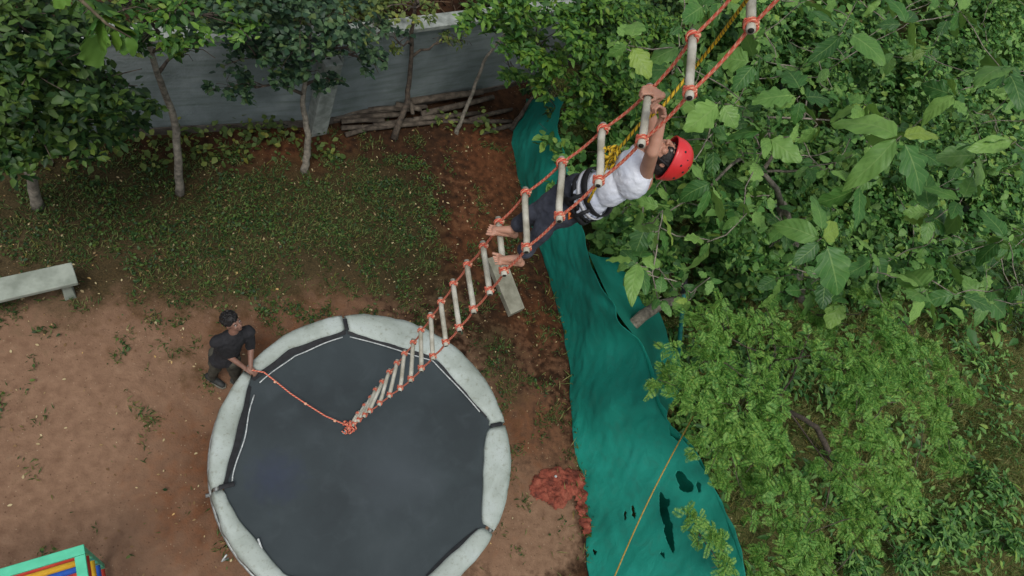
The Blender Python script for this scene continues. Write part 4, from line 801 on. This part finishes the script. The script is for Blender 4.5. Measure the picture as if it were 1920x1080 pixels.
def facebits(t, c, up, fwd, sd_, k):
    me_ = simple('eye white', lin(150, 142, 134), lin(165, 158, 150), 9, .4, 0)
    for q in (-1, 1):
        m = MB(); e = c+up*.006*k+fwd*.074*k+sd_*q*.03*k; m.ell(e, (fwd*.0105*k, sd_*.0135*k, up*.008*k), 12, 8); o = m.build('eye', me_, t)
        m = MB(); m.ell(e+fwd*.0075*k, (fwd*.0045*k, sd_*.006*k, up*.006*k), 10, 6); m.build('iris', hairm, o)
        m = MB(); m.cone(e+up*.019*k+fwd*.008*k-sd_*q*.014*k, e+up*.021*k+fwd*.004*k+sd_*q*.016*k, .0042*k, .003*k, 6); m.build('eyebrow', hairm, t)
# --- boy on the ladder. ladder plane is x ~ const; he hangs on its +x side facing -x
rH = ends[4]; rF = ends[8]   # rung held, rung stood on (index: two extra above + one cropped)
X = Vector((1, 0, 0)); Y = Vector((0, 1, 0)); Zv = Vector((0, 0, 1))
boy = thing('person', 'barefoot boy in red helmet and white shirt climbing the rope ladder', 'person', P(955, 450, 5.6))
s = .78
shR, shL = P(1192, 292, 6.70), P(1207, 336, 6.62); nk = P(1215, 312, 6.74); pel = P(1098, 372, 6.24); hd = P(1247, 293, 6.80)
hipR, hipL = P(1082, 352, 6.24), P(1100, 384, 6.20)
knR, knL = P(1020, 388, 6.00), P(1030, 415, 5.98)
anR, anL = P(960, 431, 5.69), P(972, 485, 5.69)
toR, toL = P(905, 422, 5.66), P(908, 478, 5.66)
elR, elL = P(1222, 240, 6.86), P(1223, 284, 6.93)
hR = rH[0].lerp(rH[1], .17); hL = P(1247, 207, 7.12)
print('bones boy: shin', (anR-knR).length, (anL-knL).length, 'thigh', (knR-hipR).length, (knL-hipL).length, 'torso', (pel-nk).length, 'ua', (elR-shR).length, (elL-shL).length, 'fa', (hR-elR).length, (hL-elL).length, 'sh', (shR-shL).length, 'neck', (hd-nk).length)
hup = W((.93, .25, .10)).normalized(); hfw = (Zv*.45+X*-.9+Y*.25); print('hup', hup)
m = MB()
hup, hfw, hsd = head(m, hd, hup, hfw, .92)
m.cone(nk-(nk-pel).normalized()*.02, hd-hup*.04, .042, .04)
m.ell(nk.lerp(pel, .22), ((shR-shL).normalized()*.125, (nk-pel).normalized()*.12, X*.07)); m.ell(nk.lerp(pel, .6), ((shR-shL).normalized()*.095, (nk-pel).normalized()*.13, X*.065)); m.ell(pel, ((hipR-hipL).normalized()*.11, (nk-pel).normalized()*.09, X*.08))
for a, e, h_, rr in ((shR, elR, hR, 1), (shL, elL, hL, -1)):
    m.cone(nk.lerp(pel, .1), a, .052, .046); m.cone(a, e, .042, .034); wri = h_-(h_-e).normalized()*.055
    m.cone(e, e.lerp(wri, .4), .034, .034); m.cone(e.lerp(wri, .3), wri, .034, .021)
for a, k_, an, to in ((hipR, knR, anR, toR), (hipL, knL, anL, toL)):
    m.cone(a, k_, .062, .042); m.cone(k_, an, .041, .024); m.cone(k_, k_.lerp(an, .4), .041, .038)
foot(m, anR, toR, Zv, -Y, s*1.26); foot(m, anL, toL, Zv, Y, s*1.26)
# right hand over the rung, left hand round the side rope
dr_ = (rH[1]-rH[0]).normalized()
dh = (hR-elR).normalized(); wri = hR-dh*.055+X*.0; hand(m, hR+X*.055+Zv*.028, (-X*.95+Zv*.15), -Zv, 0, 1.1, dr_, .98); m.cone(wri, hR+X*.06+Zv*.026, .021, .021)
rl = (rail[1][3]-rail[1][4]).normalized()
dh = (hL-elL).normalized(); hand(m, hL-dh*.05+X*.01, (dh*.7-X*.4), (Y*-.2-X*.9), 0, 1.2, rl, 1.0)
m.build('body', skin, boy, remesh=.0042, sm=2)
facebits(boy, hd, hup, hfw, hsd, .92)
m = MB(); m.ell(hd+hup*.022-hfw*.016, (hfw*.096, hsd*.082, hup*.09), 20, 12); m.ell(hd-hup*.008-hfw*.045, (hfw*.062, hsd*.08, hup*.07), 18, 10); m.build('hair', hairm, boy)
# helmet: open dome with vents, rim and strap
mh, nt, bs = mat_new('helmet shell'); bs.inputs['Base Color'].default_value = lin(212, 44, 48); bs.inputs['Roughness'].default_value = .38; nt.links.new(ramp(nt, noise(nt, 7, 4), [(.3, lin(196, 38, 42)), (.7, lin(222, 54, 58))]), bs.inputs[0]); bs.inputs['Coat Weight'].default_value = .2
hc = hd+hup*.028-hfw*.006; m = MB(); vs = []; n_, k_ = 40, 16; RR = (.125, .108, .118)
for j in range(k_+1):
    ph = math.radians(-8+98*j/k_); q = max(math.cos(ph), .02)
    for k in range(n_):
        t = 2*math.pi*k/n_; lift = 0.012*math.cos(t)*(1-j/k_); rim_ = 1.035 if j == 0 else 1
        ridge = 1+.012*math.cos(t*6)*math.sin(math.pi*j/k_); vs.append(hc+hfw*math.cos(t)*q*RR[0]*rim_*ridge+hsd*math.sin(t)*q*RR[1]*rim_*ridge+hup*(math.sin(ph)*RR[2]+lift))
m.add(vs, [(j*n_+k, j*n_+(k+1) % n_, (j+1)*n_+(k+1) % n_, (j+1)*n_+k) for j in range(k_) for k in range(n_)]+[tuple(k_*n_+k for k in range(n_))])
hel = m.build('helmet', mh, boy); q = hel.modifiers.new('t', 'SOLIDIFY'); q.thickness = .008; q.offset = -1
m = MB()
for t, ph in ((.5, 20), (.8, 34), (1.15, 20), (1.5, 36), (1.9, 20), (2.3, 32), (-.5, 20), (-.9, 34), (-1.3, 20), (-1.7, 36), (-2.1, 22), (2.8, 24), (1.2, 52), (-1.2, 52)):
    ph = math.radians(ph); nn_ = (hfw*math.cos(t)*math.cos(ph)*RR[0]+hsd*math.sin(t)*math.cos(ph)*RR[1]+hup*math.sin(ph)*RR[2]); c_ = hc+nn_*1.0; nn_.normalize(); m.tube([c_-nn_*.002, c_+nn_*.0025], .0065, 10)
m.build('vent', mblack, hel)
m = MB(); pts = []
for k in range(13): t = math.radians(-62+10*k); pts.append(hc+hfw*(.3+.0)*RR[0]*math.cos(t)+hsd*math.sin(t)*RR[1]*1.01+hup*math.cos(t)*RR[2]*.965)
m.tube(pts[1:7], .0035, 6); m.build('strap', mblack, hel)
m = MB(); ch = hd-hup*.115+hfw*.045
for q in (-1, 1): m.tube([hc+hsd*q*.1+hfw*.02, hd-hup*.05+hsd*q*.07+hfw*.03, ch], .006, 6)
m.build('chin_strap', mblack, hel)
# shirt
ax = (nk-pel).normalized(); sdv = (shR-shL).normalized(); fr_ = ax.cross(sdv); 
if fr_.dot(X) > 0: fr_ = -fr_
m = MB(); m.ell(nk.lerp(pel, .24), (sdv*.142, ax*.135, fr_*.09)); m.ell(nk.lerp(pel, .55), (sdv*.124, ax*.15, fr_*.092)); m.ell(nk.lerp(pel, .83), (sdv*.125, ax*.11, fr_*.10))
for a, e in ((shR, elR), (shL, elL)): m.cone(nk.lerp(pel, .14), a.lerp(e, .12), .062, .050)
# loose hem folds
for k in range(14):
    t = k/14*2*math.pi; b = pel.lerp(nk, .12); e_ = b+sdv*math.cos(t)*.118+fr_*math.sin(t)*.10; m.cone(e_, e_-ax*random.uniform(.03, .085)+sdv*math.cos(t)*.012+fr_*math.sin(t)*.015, .02, .014, 8)
msh = cloth('white shirt', lin(204, 212, 228), lin(230, 235, 244), 10)
shirt = m.build('shirt', msh, boy, remesh=.006, sm=4); tx = bpy.data.textures.new('folds', 'CLOUDS'); tx.noise_scale = .07; dm = shirt.modifiers.new('d', 'DISPLACE'); dm.texture = tx; dm.strength = .014; dm.texture_coords = 'LOCAL'
# trousers
m = MB(); m.ell(pel-ax*.01, ((hipR-hipL).normalized()*.125, ax*.085, X*.098))
for a, k_, an in ((hipR, knR, anR), (hipL, knL, anL)):
    m.cone(a, k_, .085, .066); c_ = an.lerp(k_, .24); m.cone(k_, c_, .066, .05); m.tube([c_.lerp(k_, .3), c_, c_+(an-c_)*.2], [.05, .053, .05], 16)
mtr = cloth('dark trousers', lin(40, 44, 54), lin(62, 66, 78), 11)
tro = m.build('trousers', mtr, boy, remesh=.007, sm=4); tx2 = bpy.data.textures.new('folds2', 'CLOUDS'); tx2.noise_scale = .09; dm = tro.modifiers.new('d', 'DISPLACE'); dm.texture = tx2; dm.strength = .03; dm.texture_coords = 'LOCAL'
# harness: waist belt and leg loops
har = MB()
def ring(c, a1, a2, r1, r2, wd=.028, n=28):
    nrm = a1.cross(a2).normalized(); vs = []
    for k in range(n):
        t = 2*math.pi*k/n; p = c+a1*math.cos(t)*r1+a2*math.sin(t)*r2; o_ = (a1*math.cos(t)+a2*math.sin(t)).normalized(); vs += [p-nrm*wd/2, p-nrm*wd/2+o_*.006, p+nrm*wd/2+o_*.006, p+nrm*wd/2]
    har.add(vs, [(k*4+j, ((k+1) % n)*4+j, ((k+1) % n)*4+(j+1) % 4, k*4+(j+1) % 4) for k in range(n) for j in range(4)])
ring(pel.lerp(nk, .22), sdv, fr_, .143, .122, .04); ring(pel.lerp(nk, .03), sdv, fr_, .142, .118, .03)
for a, k_ in ((hipR, knR), (hipL, knL)):
    dd = (k_-a).normalized(); u_ = dd.orthogonal().normalized(); v_ = dd.cross(u_); ring(a.lerp(k_, .2), u_, v_, .1, .1, .03)
for q in (-1, 1):
    a_ = pel.lerp(nk, .22)+fr_*.125+sdv*q*.05; b_ = hipR.lerp(knR, .2)+fr_*.09 if q == 1 else hipL.lerp(knL, .2)+fr_*.09; har.tube([a_, a_.lerp(b_, .5)+fr_*.03, b_], .012, 6)
har.build('harness', mblack, boy)
mw_ = simple('white webbing', lin(190, 194, 200), lin(214, 216, 220), 20, .7, .2); har = MB()
ring(pel.lerp(nk, .125), sdv, fr_, .146, .125, .022); ob_ = har.build('harness_trim', mw_, boy)
m = MB(); q_ = hipL+fr_*.10-ax*.02; m.tube([q_, q_-ax*.05+fr_*.02, q_-ax*.02+sdv*.03+fr_*.02], .011, 7); m.ell(q_, (sdv*.025, ax*.02, fr_*.018), 8, 6); m.build('orange_clip', mk['orange'], boy)
# safety rope with its knot on his chest
chest = P(1146, 292, 6.62)
by = thing('safety_rope', 'yellow black safety rope tied to the climbing boy\'s chest with a fat knot', 'rope', chest)
myel, nt, bs = mat_new('yellow rope'); tcn = nd(nt, 'ShaderNodeTexCoord'); spx = nd(nt, 'ShaderNodeSeparateXYZ'); nt.links.new(tcn.outputs['UV'], spx.inputs[0])
fr = math_(nt, 'FRACT', math_(nt, 'ADD', math_(nt, 'MULTIPLY', spx.outputs['Y'], 30), math_(nt, 'MULTIPLY', spx.outputs['X'], 2)))
c = mix(nt, math_(nt, 'LESS_THAN', fr, .3), lin(214, 176, 34), lin(70, 66, 26)); nt.links.new(c, bs.inputs[0]); bs.inputs['Roughness'].default_value = .7
m = MB(); A = [chest, P(1168, 270, 6.72), P(1200, 232, 6.86), P(1238, 205, 7.0), P(1300, 130, 7.2), P(1345, 75, 7.42), P(1400, 0, 7.75), P(1470, -100, 8.2)]; pts = []
for i in range(len(A)-1):
    for k in range(4): pts.append(A[i].lerp(A[i+1], k/4))
m.tube(pts+[A[-1]], .0085, 8); m.build('rope_line', myel, by)
m = MB(); random.seed(9)
for k in range(6):
    q = chest+Vector((random.uniform(-.03, .03), random.uniform(-.03, .03), random.uniform(-.03, .03))); a_ = Vector((random.uniform(-1, 1), random.uniform(-1, 1), random.uniform(-1, 1))).normalized(); y = a_.orthogonal(); x = a_.cross(y)
    m.tube([q+(x*math.cos(t*.75)+y*math.sin(t*.75))*.024+a_*.004*t for t in range(15)], .0085, 7)
m.tube([chest, chest.lerp(pel.lerp(nk, .3)+fr_*.13, .5)+fr_*.02, pel.lerp(nk, .25)+fr_*.13], .0085, 7); m.build('knot', myel, by)

# --- man by the trampoline
man = thing('person', 'dark haired man in black top leaning on the trampoline edge, looking up', 'person', P(398, 715, 0))
mf1, mf2 = P(398, 708, .09), P(446, 716, .09); mk1, mk2 = P(404, 688, .50), P(440, 696, .50); mp = P(421, 668, .88)
mh1, mh2 = mp+Vector((-.09, .03, 0)), mp+Vector((.09, -.03, 0)); mn_ = P(437, 628, 1.37); mc_ = mp.lerp(mn_, .72)
shd = (P(465, 622, 1.3)-P(408, 640, 1.3)).normalized(); ms1, ms2 = mn_-shd*.175-Zv*.06, mn_+shd*.175-Zv*.06
mhd = P(436, 604, 1.56)
me1, me2 = P(424, 664, 1.10), P(470, 650, 1.10); mw1, mw2 = P(459, 690, 1.0), P(470, 689, 1.0)
print('man: shin', (mf1-mk1).length, (mf2-mk2).length, 'thigh', (mk1-mh1).length, (mk2-mh2).length, 'torso', (mn_-mp).length, 'ua', (ms1-me1).length, (ms2-me2).length, 'fa', (me1-mw1).length, (me2-mw2).length, 'neck', (mhd-mn_).length)
m = MB(); mup = Vector((-.45, .25, .8)); mfw = Vector((.75, -.35, .62)); mup, mfw, msd = head(m, mhd, mup, mfw, 1.04)
m.cone(mn_-Zv*.02, mhd-mup*.05, .058, .056); m.ell(mc_, (shd*.17, (mn_-mp).normalized()*.2, shd.cross(mn_-mp).normalized()*.105)); m.ell(mp, (shd*.15, Zv*.12, shd.cross(Zv)*.11)); m.cone(mp, mc_, .12, .13)
for a, e, wq, q in ((ms1, me1, mw1, -1), (ms2, me2, mw2, 1)):
    m.cone(mn_-Zv*.04, a, .07, .06); m.cone(a, e, .052, .04); m.cone(e, wq, .04, .025); dh = (wq-e).normalized(); hand(m, wq, dh*.5+Vector((.6, -.2, -.1)), -Zv, 0, .8, Vector((0, 1, 0))*(-q), 1.0)
for a, k_, f_ in ((mh1, mk1, mf1), (mh2, mk2, mf2)): m.cone(a, k_, .085, .056); m.cone(k_, f_, .056, .034)
m.build('body', skin2, man, remesh=.0065, sm=2); facebits(man, mhd, mup, mfw, msd, 1.04)
m = MB(); m.ell(mhd+mup*.045-mfw*.028, (mfw*.106, msd*.094, mup*.088), 22, 12); m.ell(mhd-mup*.0-mfw*.045, (mfw*.07, msd*.08, mup*.085), 20, 10); m.ell(mhd+mup*.085+mfw*.02, (mfw*.07, msd*.07, mup*.045))
random.seed(3)
for k in range(70):
    t_ = random.uniform(0, 6.28); p_ = random.uniform(.1, 1.4); dv = mfw*math.cos(t_)*math.cos(p_)*.1+msd*math.sin(t_)*math.cos(p_)*.09+mup*math.sin(p_)*.09
    b_ = mhd+mup*.045-mfw*.028+dv; m.cone(b_, b_+dv*.12+mfw*.02+Vector((random.uniform(-.01, .01), random.uniform(-.01, .01), .004)), .013, .006, 6)
m.build('hair', hairm, man, remesh=.006, sm=1)
m = MB(); ax2 = (mn_-mp).normalized(); fr2 = shd.cross(ax2).normalized(); m.ell(mc_, (shd*.178, ax2*.21, fr2*.12)); m.cone(mp+ax2*.02, mc_, .13, .138); m.ell(mp, (shd*.175, ax2*.13, fr2*.14)); m.cone(mp, mc_, .145, .14)
for a, e in ((ms1, me1), (ms2, me2)): m.cone(mn_-Zv*.05, a, .085, .078); m.cone(a, e, .07, .054)
o = m.build('shirt', cloth('black top', lin(18, 18, 21), lin(32, 32, 36), 8), man, remesh=.009, sm=3); dm = o.modifiers.new('d', 'DISPLACE'); dm.texture = tx2; dm.strength = .03; dm.texture_coords = 'LOCAL'
m = MB(); m.ell(mp-Zv*.02, (shd*.165, Zv*.12, shd.cross(Zv)*.13))
for a, k_, f_ in ((mh1, mk1, mf1), (mh2, mk2, mf2)): m.cone(a, k_, .098, .075); m.cone(k_, f_+Zv*.05, .072, .055)
o = m.build('trousers', cloth('grey green trousers', lin(46, 47, 40), lin(70, 68, 58), 8), man, remesh=.01, sm=3); dm = o.modifiers.new('d', 'DISPLACE'); dm.texture = tx2; dm.strength = .03; dm.texture_coords = 'LOCAL'
msho = simple('dark trainer', lin(30, 32, 32), lin(58, 60, 58), 9, .7, .3); msole = simple('pale sole', lin(96, 94, 84), lin(120, 118, 106), 9, .7, .2)
for f_ in (mf1, mf2):
    tgt = f_+Vector((.2, -.1, 0)); d_ = (tgt-f_); d_.z = 0; d_.normalize(); b = Vector((f_.x, f_.y, 0))
    m = MB(); m.cone(b-d_*.06+Zv*.06, b+d_*.02+Zv*.075, .045, .048); m.cone(b+d_*.02+Zv*.06, b+d_*.15+Zv*.045, .048, .036); o = m.build('shoe', msho, man, remesh=.008, sm=1)
    m = MB(); sdd = Vector((-d_.y, d_.x, 0)); pts = [b+d_*a_+sdd*w_ for a_, w_ in ((-.11, 0), (-.09, .036), (0, .04), (.12, .05), (.18, .035), (.2, 0), (.18, -.035), (.12, -.05), (0, -.04), (-.09, -.036))]
    m.add([p+Zv*.004 for p in pts]+[p+Zv*.03 for p in pts], [tuple(range(10))[::-1], tuple(range(10, 20))]+[(k, (k+1) % 10, 10+(k+1) % 10, 10+k) for k in range(10)]); m.build('sole', msole, o, smooth=False)
